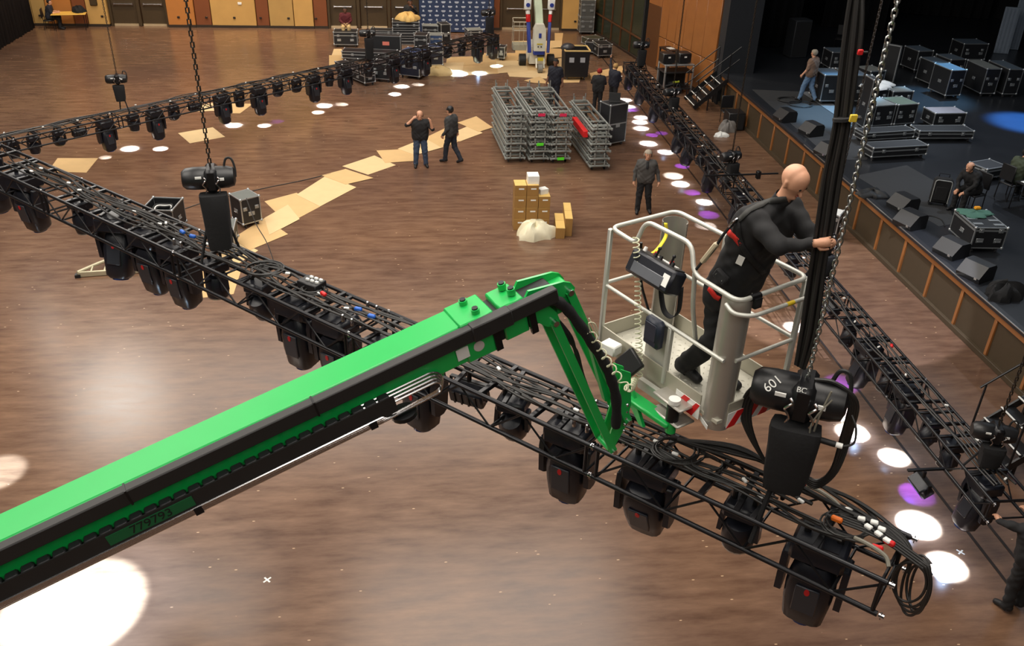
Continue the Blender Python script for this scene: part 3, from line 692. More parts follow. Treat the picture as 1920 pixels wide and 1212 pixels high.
for off in (.05, .15): plate(cp, .016, off, 'carrier_plate')
MB().beam(jp(1118, 640, .1), jp(1150, 760, .1), .05, .05).cyl(jp(1100, 615, .1), jp(1118, 640, .1), .018, n=8).build('levelling_cylinder', GRN, LIFT)
# hoses in a sleeve along the jib
slv = smooth_pts([jp(1012, 560, -.03), jp(1036, 560, -.03), jp(1063, 580, -.02), jp(1101, 632, -.02), jp(1134, 686, -.02), jp(1152, 742, -.02), jp(1155, 800, 0)], 6)
MB().tube(slv, [.04+.004*math.sin(i*1.7) for i in range(len(slv))], 10).build('hose_sleeve', FAB, LIFT)
for k in range(4):
    MB().tube(smooth_pts([jp(1042+5*k, 590+6*k, .05+.02*k), jp(1068+4*k, 640, .06), jp(1092, 668+6*k, .08), jp(1108, 720+8*k, .1), jp(1135, 790, .1)], 5), .011, 6).build('hose', RUB, LIFT)
for k in range(5): MB().ball(jp(1176-k*1.5, 760+k*12, -.0), .016, n=8, m=5).build('fitting', STEEL, LIFT)
# ---- work basket
zb = 5.6
bO = at(1126, 634, zb); bF = at(1343, 791, zb); e1 = (bF-bO).normalized(); e2 = V((-e1.y, e1.x, 0)); e2 = e2 if e2.y > 0 and e2.x > 0 else -e2
BL_, BD = 1.5, .75
BK = grp('basket', LIFT, frame(bO-LO, e1, e2, V((0, 0, 1))))
BF = frame(bO, e1, e2, V((0, 0, 1))); iBF = BF.inverted()
def bp(px, py, y=0.0):        # pixel -> basket coordinates on the plane parallel to the front at depth y
    return iBF @ atp(px, py, bO+e2*y, e2)
rl = .0195
top = [(0, 0, 1.1), (.22, 0, 1.09), (.33, 0, 1.09), (.38, .04, 1.3), (.9, .06, 1.3), (1.0, .02, 1.09), (1.5, 0, 1.09), (1.5, BD, 1.1), (0, BD, 1.1)]
pts = arc_pts([top[-1]]+top+[top[0]], .09, 5)[1:-1]
MB().tube(arc_pts([(0, BD*.5, 1.1)]+top+[(0, BD*.5, 1.1)], .09, 5), rl, 10).build('top_rail', ALUP, BK)
for a, b in (((0, 0, .55), (1.46, 0, .55)), ((0, 0, .57), (0, BD, .57)), ((1.5, .08, .55), (1.5, BD, .55)), ((.15, BD, .55), (1.5, BD, .55))):
    MB().cyl(a, b, .017, n=10).build('mid_rail', ALUP, BK)
for x, y, z0, z1 in ((0, 0, -.02, 1.09), (1.5, BD-.02, -.02, 1.09), (.86, 0, .0, .55), (.62, BD, .0, 1.1)):
    MB().box((x, y, (z0+z1)/2), (.042, .042, z1-z0), bev=.008).build('post', ALUP, BK)
MB().tube(arc_pts([(1.0, .03, 1.1), (1.0, .06, .8), (.93, .34, .0)], .1, 4), .019, 8).build('gate_post', ALUP, BK)
MB().tube(arc_pts([(.36, .03, 1.1), (.36, .08, .7), (.40, .36, .0)], .1, 4), .012, 8).build('gate_post', BLKM, BK)
def col(cx, cy, a0, a1, r=.115):
    mb = MB(); n = 12; vs = []
    for rr in (r, r-.006):
        for i in range(n+1):
            t = R(a0+(a1-a0)*i/n)
            for z in (-.12, 1.07): vs.append((cx+rr*math.cos(t), cy+rr*math.sin(t), z))
    m2 = 2*(n+1); fs = [(2*i, 2*i+2, 2*i+3, 2*i+1) for i in range(n)]+[(m2+2*i, m2+2*i+1, m2+2*i+3, m2+2*i+2) for i in range(n)]
    fs += [(2*i+1, 2*i+3, m2+2*i+3, m2+2*i+1) for i in range(n)]+[(2*i, m2+2*i, m2+2*i+2, 2*i+2) for i in range(n)]+[(0, 1, m2+1, m2), (2*n, m2+2*n, m2+2*n+1, 2*n+1)]
    mb.add(vs, fs); return mb
CC = mat('brushed_aluminium', (178, 174, 166), .36, .6, var=.06)
col(1.385, .115, -160, 70).build('corner_column', CC, BK)
col(.115, BD-.115, 20, 250).build('corner_column', CC, BK)
TOE = mat('toe_board', (176, 172, 156), .5, .3)
for a, b in (((0, 0), (1.3, 0)), ((0, 0), (0, BD-.12)), ((1.5, .1), (1.5, BD)), ((.12, BD), (1.5, BD))):
    MB().beam((a[0], a[1], .03), (b[0], b[1], .03), .012, .22).build('toe_board', TOE, BK)
MB().box((BL_/2, BD/2, -.02), (BL_-.02, BD-.02, .03)).box((BL_/2, BD*.3, -.07), (BL_, .06, .06)).build('basket_floor', mat('tread_plate', (205, 202, 188), .4, .35), BK)
tr_ = MB()
for i in range(22):
    for j in range(10):
        a = R(45 if (i+j) % 2 else -45); cx, cy = .07+i*.065, .06+j*.07
        tr_.add([(cx+.022*math.cos(a), cy+.022*math.sin(a), -.005), (cx-.007*math.sin(a), cy+.007*math.cos(a), -.005), (cx-.022*math.cos(a), cy-.022*math.sin(a), -.005), (cx+.007*math.sin(a), cy-.007*math.cos(a), -.005), (cx, cy, .003)], [(0, 1, 4), (1, 2, 4), (2, 3, 4), (3, 0, 4)])
tag(tr_.build('tread_pattern', MATS['tread_plate'], BK), None, kind='stuff')
# warning stripes
def stripes(o, ex, n, w, h, M):
    st = MB().box((n*w/2, 0, 0), (n*w, .006, h)).build('warning_board', WHT, BK, M)
    for k in range(0, n, 2):
        x0 = k*w; MB().prism([(x0, -h/2), (x0+w, -h/2), (x0+w+min(h*.7, n*w-x0-w), h/2), (x0+min(h*.7, n*w-x0), h/2)], .004, frame((0, -.003, 0), (1, 0, 0), (0, 0, 1), (0, -1, 0))).build('warning_stripe', RED, st)
stripes(0, 0, 4, .07, .14, T(1.03, -.012, -.02))
stripes(0, 0, 7, .09, .14, T(1.512, .1, -.02) @ RZ(R(90)))
MB().box((0, 0, 0), (.16, .004, .04), Mx.Rotation(0, 3, 'Z')).build('sticker', WHT, BK, T(1.36, -.002, -.085) @ RZ(R(-20)))
# outer grab rail on the hoist side
MB().tube(arc_pts([(1.40, -.02, 1.03), (1.5, -.04, 1.0), (1.60, .06, 1.0), (1.60, BD-.02, 1.0), (1.5, BD+.06, 1.06), (1.44, BD+.0, 1.08)], .1, 5), .017, 10).build('grab_rail', ALUP, BK)
MB().cyl((1.6, .42, 1.0), (1.6, .5, 1.0), .0185, n=10).build('yellow_tape', mat('yellow_tape', (222, 190, 40), .5), BK)
MB().tube([(1.5, .12, 1.09), (1.5, .22, 1.09)], .027, 8).box((1.53, .17, 1.05), (.03, .07, .08)).build('rail_clamp', BLKM, BK)
# control box
cbM = T(.63, -.03, .96) @ Mx.Rotation(R(-24), 4, 'X')
cbx = MB().box((0, 0, 0), (.52, .17, .2), bev=.02).build('control_box', mat('control_box', (26, 28, 36), .35), BK, cbM)
MB().box((0, .0, .105), (.46, .12, .012)).build('control_panel', mat('panel_dark', (52, 50, 48), .5), cbx)
MB().box((.06, .02, .113), (.24, .04, .01)).build('panel_label', WHT, cbx)
for x, y, m in ((-.1, .03, RED), (.1, .02, RED), (.02, -.03, BLKM), (.16, -.03, BLKM), (-.18, -.02, WHT), (-.04, -.035, BLKM)):
    MB().cyl((x, y, .108), (x, y, .145), .018, .014, n=10).build('push_button', m, cbx)
for x in (-.05, .12): MB().cyl((x, -.01, .1), (x+.005, -.015, .18), .01, n=6).ball((x+.005, -.015, .185), .016, n=8, m=5).build('joystick', BLKM, cbx)
MB().box((.2, -.088, .0), (.07, .004, .1)).build('sticker', WHT, cbx)
MB().box((0, -.09, -.03), (.36, .01, .09), bev=.004).build('cover_strip', mat('cover_clear', (96, 98, 104), .2), cbx)
pn = bp(1230, 622, -.02)
MB().box((0, .03, -.04), (.3, .012, .56)).build('mounting_panel', ALUP, BK, T(pn.x, 0, .3))
jb = MB().box((0, 0, 0), (.2, .09, .27), bev=.03).build('junction_box', mat('navy_box', (38, 44, 60), .4), BK, T(pn.x, -.04, pn.z))
MB().box((.0, -.047, .02), (.14, .012, .16), bev=.006).build('junction_box_lid', MATS['navy_box'], jb)
# straps
YEL = mat('yellow_webbing', (226, 208, 40), .6)
def ribbon(pts, w_, axis, th=.004):
    pts = smooth_pts(pts, 5); ax = V(axis); mb = MB(); vs = []
    for p in pts: vs += [p-ax*w_/2, p+ax*w_/2]
    n = len(pts); mb.add(vs, [(2*i, 2*i+1, 2*i+3, 2*i+2) for i in range(n-1)]); return mb
def rib(pts, w_, axis, name, m, par):
    o = ribbon(pts, w_, axis).build(name, m, par); md = o.modifiers.new('s', 'SOLIDIFY'); md.thickness = .004; md.offset = 0; return o
rib([(.2, .44, 1.11), (.22, .42, 1.13), (.24, .42, 1.02), (.36, .2, .98), (.38, .06, 1.0)], .03, (.7, .7, 0), 'yellow_strap', YEL, BK)
rib([(.62, .05, .88), (.6, .1, .7), (.64, .12, .56), (.74, .12, .55), (.82, .1, .66), (.86, .05, .9)], .05, (0, 1, .2), 'webbing_strap', FAB, BK)
# coiled control cable
def coil(path, r, turns, rr=.0045):
    path = smooth_pts(path, 10); L = [0.0]
    for i in range(1, len(path)): L.append(L[-1]+(path[i]-path[i-1]).length)
    out = []; n = turns*9; i = 0; x = None
    for k in range(n+1):
        s = L[-1]*k/n
        while i < len(L)-2 and L[i+1] < s: i += 1
        t = (s-L[i])/max(1e-6, L[i+1]-L[i]); p = path[i].lerp(path[i+1], t); d = (path[i+1]-path[i]).normalized()
        if x is None: x = d.orthogonal().normalized()
        x = (x-d*x.dot(d)).normalized(); y = d.cross(x); a = 2*math.pi*k/9
        out.append(p+x*(r*math.cos(a))+y*(r*math.sin(a)))
    return MB().tube(out, rr, 5)
COILM = mat('coil_cable', (206, 206, 176), .45)
c1_ = [bp(1192, 446, -.1), bp(1196, 520, -.08), bp(1196, 600, -.07), bp(1200, 680, -.08), bp(1200, 700, -.1), bp(1190, 712, -.14)]
coil(c1_, .026, 30, .0055).build('coil_cable', COILM, BK)
JB = lambda px, py, o: iBF @ (jp(px, py, o)+LO)
c2 = [bp(1190, 712, -.14), JB(1166, 716, -.1), JB(1146, 694, -.09), JB(1118, 652, -.08), JB(1098, 615, -.07)]
coil(c2, .028, 17, .0055).build('coil_cable', COILM, BK)
MB().tube(smooth_pts([JB(1098, 615, -.07), JB(1094, 598, -.07), JB(1106, 600, -.07), JB(1112, 622, -.07), JB(1096, 590, -.06)], 6), .005, 6).build('cable_end', COILM, BK)
MB().box((0, 0, 0), (.16, .12, .1), bev=.012).build('sensor_box', WHT, BK, T(bp(1146, 652, -.1)) @ RZ(.2))
MB().box((0, 0, 0), (.2, .05, .2), bev=.01).build('valve_box', BLK, BK, T(bp(1180, 682, -.2)) @ Mx.Rotation(.5, 4, 'Y') @ Mx.Rotation(-.5, 4, 'X'))
# rotator below the basket front
rc = bp(1263, 765, -.12)
MB().cyl((rc.x, rc.y, rc.z-.12), (rc.x, rc.y, rc.z+.02), .055, n=16).build('rotator_motor', BLKM, BK)
MB().cyl((rc.x, rc.y, rc.z+.05), (rc.x, rc.y, rc.z+.09), .05, n=16).build('rotator_cap', WHT, BK)
for dz in (.03, -.13): MB().box((rc.x-.06, rc.y+.06, rc.z+dz), (.34, .2, .03), bev=.012).build('rotator_plate', CC, BK)
MB().beam((rc.x-.5, -.05, -.1), (rc.x, -.03, -.1), .05, .09).build('mount_beam', ALUP, BK)
p0 = bp(1180, 742, -.22); p1 = bp(1262, 792, -.12)
MB().beam(p0, (rc.x, rc.y, rc.z-.17), .14, .05, bev=.012).build('support_arm', GRN, BK)
MB().prism([(0, 0), (.18, -.16), (.24, -.16), (.03, .14), (-.02, .12)], .03, frame(bp(1180, 745, -.2), (1, 0, 0), (0, 0, 1), (0, -1, 0))).build('arm_gusset', GRN, BK)
MB().cyl((rc.x, rc.y, rc.z-.24), (rc.x, rc.y, rc.z-.12), .045, n=14).build('rotator_hub', GRN, BK)
# lower mast and chassis, standing on the floor out of frame
bb = E1+dB*XL-LO
MB().box((bb.x+.1, bb.y, bb.z*.5+.3), (.34, .34, bb.z-.5), bev=.02).build('riser_mast', GRN, LIFT)
MB().box((.1, 0, .55), (1.9, .9, .5), bev=.05).build('chassis', GRN, LIFT)
for sx in (-1, 1):
    for sy in (-1, 1):
        MB().beam((.1+sx*.7, sy*.3, .6), (.1+sx*1.6, sy*1.2, .08), .12, .12).cyl((.1+sx*1.6, sy*1.2, 0), (.1+sx*1.6, sy*1.2, .06), .15, n=12).build('outrigger', GRN, LIFT)
# ================================================================== PEOPLE
def surface_nets(F, org, h):
    ins = F < 0; nx, ny, nz = F.shape
    cs = [(i, j, k) for i in (0, 1) for j in (0, 1) for k in (0, 1)]
    def sl(A, c): return A[c[0]:nx-1+c[0], c[1]:ny-1+c[1], c[2]:nz-1+c[2]]
    cnt = sum(sl(ins, c).astype(np.int8) for c in cs); act = (cnt > 0) & (cnt < 8)
    idx = -np.ones(act.shape, np.int64); I = np.argwhere(act); idx[act] = np.arange(len(I))
    acc = np.zeros((len(I), 3)); num = np.zeros(len(I))
    for a in cs:
        for ax in range(3):
            if a[ax]: continue
            b = list(a); b[ax] = 1; fa = F[I[:, 0]+a[0], I[:, 1]+a[1], I[:, 2]+a[2]]; fb = F[I[:, 0]+b[0], I[:, 1]+b[1], I[:, 2]+b[2]]
            m = (fa < 0) != (fb < 0); t = np.where(m, fa/np.where(m, fa-fb, 1), 0)
            p = np.tile(np.array(a, float), (len(I), 1)); p[:, ax] += t; acc += p*m[:, None]; num += m
    Vv = (I+acc/num[:, None])*h+org; faces = []
    for ax in range(3):
        s0 = [slice(1, -1)]*3; s0[ax] = slice(0, -1); s1 = [slice(1, -1)]*3; s1[ax] = slice(1, None)
        A, Bq = ins[tuple(s0)], ins[tuple(s1)]; X = np.argwhere(A != Bq); off = np.array([1, 1, 1]); off[ax] = 0
        flip = A[A != Bq]; P = X+off; u, v = (ax+1) % 3, (ax+2) % 3
        def cell(du, dv):
            q = P.copy(); q[:, u] -= du; q[:, v] -= dv; return idx[q[:, 0], q[:, 1], q[:, 2]]
        q = np.stack([cell(1, 1), cell(0, 1), cell(0, 0), cell(1, 0)], 1); q[~flip] = q[~flip][:, ::-1]; faces.append(q)
    return Vv, np.concatenate(faces)
def capd(P, a, b, ra, rb):
    a, b = np.array(a), np.array(b); ab = b-a; L2 = max(ab@ab, 1e-9); t = np.clip(((P-a)@ab)/L2, 0, 1)
    return np.linalg.norm(P-(a+t[..., None]*ab), axis=-1)-(ra+(rb-ra)*t)
SKIN = mat('skin', (205, 152, 122), .5, var=.05); SKIN2 = mat('skin_brown', (120, 82, 62), .5, var=.05); EYE = mat('eye_dark', (30, 24, 22), .3)
LIPM = mat('lip', (160, 92, 82), .5, var=.05)
def person(label, J, shirt, pants, shoes, hair=None, sleeve='long', h=.016, skin=SKIN, hairlen='short', face=V((0, 1, 0)), upv=V((0, 0, 1)), S=1.0, palms=None, group=None, name='person', belly=0, curl=.6, bulk=1.1):
    """J: world joints. builds one continuous body plus clothing shells as children"""
    g = {k: np.array(v[:]) for k, v in J.items()}
    face = (V(face)-V(upv)*V(face).dot(V(upv))).normalized(); side = face.cross(V(upv)).normalized()
    caps = []   # (a,b,ra,rb,label,blend)
    ms = (g['shL']+g['shR'])/2; mh = (g['hpL']+g['hpR'])/2; hs = (g['shR']-g['shL'])/2; hh = (g['hpR']-g['hpL'])/2
    up = (ms-mh); fdir = np.cross(up, hs); fdir = -fdir/np.linalg.norm(fdir)*1.0
    if fdir @ np.array(face[:]) < 0 and False: fdir = -fdir
    def tor(t, wfac, r, dy=0.0):
        c = mh+up*t+fdir*dy; ax = (hh*(1-t)+hs*t)*wfac; caps.append((c-ax*bulk, c+ax*bulk, r*bulk, r*bulk, 'shirt' if t > (.12 if bulk == 1 else -.3) else 'pants', .11))
    s = S
    tor(.02, .95, .105*s); tor(.2, .8, .108*s+belly*.3, belly); tor(.42, .62, .11*s+belly*.4, belly); tor(.68, .5, .122*s, belly*.3); tor(.86, .62, .105*s); tor(.97, .8, .062*s)
    caps.append((ms+up*.02, g['neck'], .06*s, .052*s, 'shirt', .03)); hd = g['head']; U = np.array(upv[:]); Fv = np.array(face[:]); Sd = np.array(side[:])
    caps.append((g['neck'], hd-U*.06*s, .05*s, .05*s, 'skin', .02))
    caps.append((hd+U*.03*s-Fv*.015*s, hd+U*.03*s+Fv*.012*s, .092*s, .085*s, 'head', .02))
    caps.append((hd-U*.02*s+Fv*.02*s, hd-U*.085*s+Fv*.04*s, .074*s, .045*s, 'head', .03))
    caps.append((hd-U*.012*s+Fv*.092*s, hd-U*.04*s+Fv*.108*s, .011*s, .015*s, 'head', .008))
    caps.append((hd-U*.082*s+Fv*.074*s, hd-U*.09*s+Fv*.078*s, .016*s, .018*s, 'head', .012))
    for e in (-1, 1): caps.append((hd+Sd*(e*.086*s)+U*.012*s-Fv*.005*s, hd+Sd*(e*.088*s)-U*.03*s+Fv*.003*s, .016*s, .012*s, 'head', .006))
    for q in 'LR':
        caps.append((g['sh'+q], g['el'+q], .06*s*bulk, .046*s*bulk**1.3, 'shirt' if sleeve != 'none' else 'skin', .035))
        caps.append((g['el'+q], g['wr'+q], .045*s, .03*s, 'shirt' if sleeve == 'long' else 'skin', .015))
        hv = g['ha'+q]-g['wr'+q]; caps.append((g['wr'+q], g['wr'+q]+hv*.45, .028*s, .036*s, 'skin', .012))
        caps.append((g['hp'+q], g['kn'+q], .092*s*bulk, .066*s*bulk**1.2, 'pants', .04)); caps.append((g['kn'+q], g['an'+q], .064*s*bulk**1.2, .05*s*bulk**1.5, 'pants', .02))
        an = g['an'+q]; to = g['to'+q]; caps.append((an-np.array([0, 0, .02])-(to-an)*.22, to, .046*s, .036*s, 'shoe', .025))
    allp = np.array([c[0] for c in caps]+[c[1] for c in caps]); lo = allp.min(0)-.17; hi = allp.max(0)+.17
    n = np.ceil((hi-lo)/h).astype(int)+1
    gx = [lo[i]+h*np.arange(n[i]) for i in range(3)]
    Fg = np.full(tuple(n), 1.0)
    for a, b, ra, rb, lb_, kb in caps:   # evaluate each capsule only in its own box
        mn = np.minimum(a, b)-max(ra, rb)-.09; mxx = np.maximum(a, b)+max(ra, rb)+.09
        i0 = np.maximum(((mn-lo)/h).astype(int), 0); i1 = np.minimum(((mxx-lo)/h).astype(int)+2, n)
        G = np.stack(np.meshgrid(*[gx[i][i0[i]:i1[i]] for i in range(3)], indexing='ij'), -1)
        d = capd(G, a, b, ra, rb); sub = Fg[i0[0]:i1[0], i0[1]:i1[1], i0[2]:i1[2]]
        m = np.maximum(kb-np.abs(sub-d), 0)/kb; sub[...] = np.minimum(sub, d)-m*m*kb*.25
    Vv, Fc = surface_nets(Fg, lo, h)
    D = np.stack([capd(Vv, c[0], c[1], c[2], c[3]) for c in caps], 0); lab = np.array([c[4] for c in caps])[D.argmin(0)]
    fl = lab[Fc[:, 0]]
    rel = Vv-hd; hz_ = rel@U; hf = rel@Fv
    base = J['base']; mb = MB(); Vl = Vv-np.array(base[:])
    mb.add(Vl.tolist(), Fc.tolist())
    # fingers and thumb: tapered chains rooted in the palm
    for q in 'LR':
        wr, ha = V(g['wr'+q]), V(g['ha'+q]); d = (ha-wr).normalized(); pn = palms[q] if palms else (V((0, 0, -1)) if abs(d.z) < .7 else (V(J['pal'+q]) if 'pal'+q in J else side*(1 if q == 'L' else -1)))
        pn = (pn-d*pn.dot(d)).normalized(); w_ = d.cross(pn); kn = wr+d*.07*s; B_ = V(base)
        for i, (o_, L) in enumerate(((-.027, .062), (-.009, .074), (.009, .07), (.026, .055))):
            p = kn+w_*o_*s; pts = [p-d*.02*s, p+d*.012*s]; ang_ = 0; c = p+d*.012*s
            for j in range(3): ang_ += curl*(.7 if j == 0 else .8); c = c+(d*math.cos(ang_)+pn*math.sin(ang_))*L*s*(.45, .32, .23)[j]; pts.append(c)
            mb.tube([v-B_ for v in pts], [.0105*s, .0105*s, .0098*s, .0088*s, .007*s], 6)
        sg = 1 if q == 'L' else -1; wt = w_*(-1); p = wr+d*.03*s+wt*.022*s
        mb.tube([v-B_ for v in (p, p+(wt*.8+d*.5)*.03*s, p+(wt*.7+d)*.042*s+pn*.012*s, p+(wt*.5+d)*.062*s+pn*.028*s)], [.0125*s, .012*s, .0105*s, .008*s], 6)
    o = mb.build(name, skin, None, T(base), ang=80); tag(o, label, 'person', group)
    # face details
    for e in (-1, 1):
        c = V(hd)+side*(e*.032*s)+V(upv)*(.012*s)+face*(.088*s)-V(base); MB().ball(c, .011*s, n=8, m=5).build('eye', EYE, o)
    c = V(hd)-V(upv)*(.058*s)+face*(.092*s)-V(base); MB().ball(c, .02*s, (1, .35, .3), 8, 5, M=Mx((side, face, V(upv))).transposed()).build('mouth', LIPM, o)
    nrm = np.zeros_like(Vv); fn = np.cross(Vv[Fc[:, 2]]-Vv[Fc[:, 0]], Vv[Fc[:, 3]]-Vv[Fc[:, 1]])
    for i in range(4): np.add.at(nrm, Fc[:, i], fn)
    nrm /= np.linalg.norm(nrm, axis=1)[:, None]+1e-12
    def shell(sel, off, nm, m):
        fs = Fc[sel]
        if not len(fs): return None
        u, inv = np.unique(fs, return_inverse=True); q_ = Vl[u]; wv = 0
        if nm in ('shirt', 'trousers'): wv = .0035*s*(np.sin(q_@np.array([38., 21, 30])+2.5*np.sin(q_@np.array([9., -14, 11])))+np.sin(q_@np.array([-25., 33, 41])+2*np.sin(q_@np.array([13., 8, -9]))))[:, None]
        vs = q_+nrm[u]*(off+wv+(.003*s if nm in ('shirt', 'trousers') else 0))
        me = MB().add(vs.tolist(), inv.reshape(fs.shape).tolist()); return me.build(nm, m, o, ang=80)
    k = sleeve
    selS = fl == 'shirt'
    if k == 'short':
        pass
    shell(selS, .007*s, 'shirt', shirt); shell(fl == 'pants', .008*s, 'trousers', pants)
    fc = Vv[Fc].mean(1)
    for q in 'LR':
        dq = np.linalg.norm(fc-g['an'+q], axis=1); do = np.linalg.norm(fc-g['an'+('R' if q == 'L' else 'L')], axis=1)
        shell((fl == 'shoe') & (dq <= do), .006*s, 'shoe', shoes)
    if hair:
        f0 = (rel[Fc].mean(1)); a = f0@U; b = f0@Fv; hm = (fl == 'head')
        if hairlen == 'short': sel = hm & ((a > .062*s) | ((b < -.012*s) & (a > -.05*s)) | ((b < .035*s) & (a > .03*s)))
        elif hairlen == 'long': sel = hm & ((a > .055*s) | (b < .025*s))
        else: sel = hm & (b < .02*s) & (a < .06*s) & (a > -.05*s)
        shell(sel, .014*s if hairlen != 'fringe' else .006*s, 'hair', hair)
    return o
def stand(base, yaw, H=1.76, arms=None, legs=None, lean=0.0, head_yaw=0.0):
    """local pose -> world joints. x right, y forward"""
    k = H/1.76; Rm = RZ(yaw).to_3x3()
    L = dict(head=(0, .035+lean*1.1, 1.645), neck=(0, .01+lean, 1.5), shL=(-.185, lean*.9, 1.42), shR=(.185, lean*.9, 1.42), hpL=(-.09, 0, .94), hpR=(.09, 0, .94),
             elL=(-.25, -.03+lean, 1.15), elR=(.25, -.03+lean, 1.15), wrL=(-.27, .06+lean, .91), wrR=(.27, .06+lean, .91), haL=(-.265, .09+lean, .76), haR=(.265, .09+lean, .76),
             knL=(-.1, .02, .5), knR=(.1, .02, .5), anL=(-.11, -.02, .1), anR=(.11, -.02, .1), toL=(-.13, .13, .04), toR=(.13, .13, .04))
    for d in (arms or {}, legs or {}): L.update(d)
    J = {q: V(base)+Rm @ (V(v)*k) for q, v in L.items()}; J['base'] = V(base)
    return J, Rm @ V((math.sin(-head_yaw), math.cos(head_yaw), 0)), k
def yaw_to(base, px, py, z=0):
    d = at(px, py, z)-V(base); return math.atan2(-d.x, d.y)
CAMYAW = lambda b: math.atan2(-(0-b[0]), (0-b[1]))
BLKT = mat('black_tshirt', (26, 26, 28), .85, var=.2, scale=20); NAVY = mat('navy_polo', (24, 26, 38), .85, var=.15); JEAN = mat('blue_jeans', (58, 72, 94), .85, var=.2, scale=15)
JEANL = mat('light_jeans', (96, 124, 156), .85, var=.2, scale=15); DKJ = mat('dark_jeans', (34, 38, 48), .85); CHAR = mat('charcoal_shirt', (56, 56, 56), .85); GREYJ = mat('grey_jacket', (72, 70, 68), .85, var=.15)
BLKP = mat('black_trousers', (22, 22, 24), .85, var=.25, scale=14); SHOE = mat('black_shoe', (20, 20, 22), .6); MAROON = mat('maroon_sweater', (86, 26, 32), .85); KHAKI = mat('khaki_trousers', (196, 166, 116), .85)
BRNS = mat('brown_tshirt', (120, 96, 80), .85); OLIVE = mat('olive_jacket', (58, 66, 48), .85); GRYH = mat('grey_hair', (150, 140, 124), .8); BRNH = mat('brown_hair', (52, 38, 28), .8); BLDH = mat('blond_hair', (176, 138, 84), .8); REDH = mat('red_beanie', (140, 34, 26), .9)
BLKH = mat('black_hair', (24, 20, 18), .8)
# bald man with both hands raised
b = at(789, 313); J, f, k = stand(b, CAMYAW(b)+.05, 1.77, arms=dict(elR=(.4, .1, 1.36), wrR=(.21, .1, 1.55), haR=(.11, .06, 1.65), elL=(-.37, .14, 1.24), wrL=(-.31, .2, 1.47), haL=(-.28, .2, 1.6)), legs=dict(knL=(-.13, .02, .5), knR=(.13, .02, .5), anL=(-.16, -.02, .1), anR=(.15, 0, .1), toL=(-.2, .12, .04), toR=(.17, .14, .04)))
person('bald man in black polo and jeans raising both hands to his head', J, BLKT, JEAN, SHOE, BRNH, 'short', skin=SKIN, hairlen='fringe', face=f, S=k*1.06, belly=.03)
# man in a cap walking
b = at(846, 305); J, f, k = stand(b, R(55), 1.78, head_yaw=.3, arms=dict(wrL=(-.28, .12, .93), haL=(-.27, .15, .78), wrR=(.28, -.05, .92), haR=(.28, -.03, .76)), legs=dict(knL=(-.1, .12, .52), anL=(-.1, .16, .1), toL=(-.11, .32, .04), knR=(.1, -.06, .5), anR=(.1, -.3, .12), toR=(.1, -.17, .04)))
o = person('man in a dark cap and charcoal shirt walking over the cardboard path', J, CHAR, DKJ, SHOE, BRNH, 'long', hairlen='fringe', face=f, S=k)
def cap(o, J, f, k, m):
    c = J['head']-J['base']; s_ = f.cross(V((0, 0, 1)))
    mb = MB().lathe([(.104*k, .02), (.106*k, .05), (.095*k, .1), (.06*k, .135), (0, .145)], 14, T(c-f*.004))
    mb.build('cap_crown', m, o); MB().prism([(.07*math.cos(t)*k, .06*k+.08*math.sin(t)*k) for t in [math.pi*i/8 for i in range(9)]], .008, frame(c+V((0, 0, .03)), s_, f, V((0, 0, 1)))).build('cap_brim', m, o)
cap(o, J, f, k, BLK)
# man with a long grey ponytail, grey jacket
b = at(1203, 398); J, f, k = stand(b, CAMYAW(b)+.1, 1.82, arms=dict(elL=(-.3, -.02, 1.16), wrL=(-.36, .06, .93), haL=(-.37, .1, .79), elR=(.28, -.02, 1.15), wrR=(.3, .06, .91), haR=(.3, .1, .77)), legs=dict(knL=(-.12, .02, .5), anL=(-.19, -.03, .1), toL=(-.22, .1, .04), knR=(.12, .03, .5), anR=(.13, .06, .1), toR=(.15, .2, .04)))
o = person('long-haired man in grey zip jacket and black trousers beside the basket', J, GREYJ, BLKP, SHOE, GRYH, 'long', hairlen='long', face=f, S=k*1.02)
rib([J['neck']-J['base']+f*.1+V((0, 0, -.02)), J['neck']-J['base']+f*.17+V((0, 0, -.12)), J['neck']-J['base']+f*.185+V((0, 0, -.2))], .07, f.cross(V((0, 0, 1))), 'undershirt', BLKT, o)
# man in navy polo far back
b = at(1038, 203); J, f, k = stand(b, CAMYAW(b)-.3, 1.83, arms=dict(wrL=(-.29, .02, .92), haL=(-.3, .05, .77), wrR=(.3, .05, .92), haR=(.31, .08, .77)))
person('dark-haired man in navy polo standing behind the stacked dollies', J, NAVY, NAVY, SHOE, BLKH, 'short', face=f, S=k, skin=SKIN2)
b = at(1118, 213); J, f, k = stand(b, R(-15), 1.66, arms=dict(elL=(-.26, .1, 1.18), wrL=(-.18, .28, 1.3), haL=(-.12, .34, 1.42), elR=(.25, .08, 1.18), wrR=(.17, .28, 1.3), haR=(.1, .34, 1.4)))
o = person('person in red beanie and black jacket looking towards the truss', J, BLKT, BLKP, SHOE, REDH, 'long', hairlen='long', face=f, S=k*.95)
b = at(1147, 203); J, f, k = stand(b, R(-50), 1.68, arms=dict(elL=(-.32, .12, 1.62), wrL=(-.42, .22, 1.86), haL=(-.45, .26, 2.0), elR=(.24, .08, 1.16), wrR=(.05, .3, 1.15), haR=(-.05, .36, 1.16)))
o = person('blond person in black jacket pointing upward with raised arm', J, NAVY, BLKP, SHOE, BLDH, 'long', hairlen='long', face=f, S=k*.95)
MB().box((0, 0, 0), (.3, .22, .012), (Mx.Rotation(R(-50), 3, 'Z') @ Mx.Rotation(.5, 3, 'X'))).build('paper', WHT, o, T(J['haR']-J['base']+V((-.06, -.02, .01))))
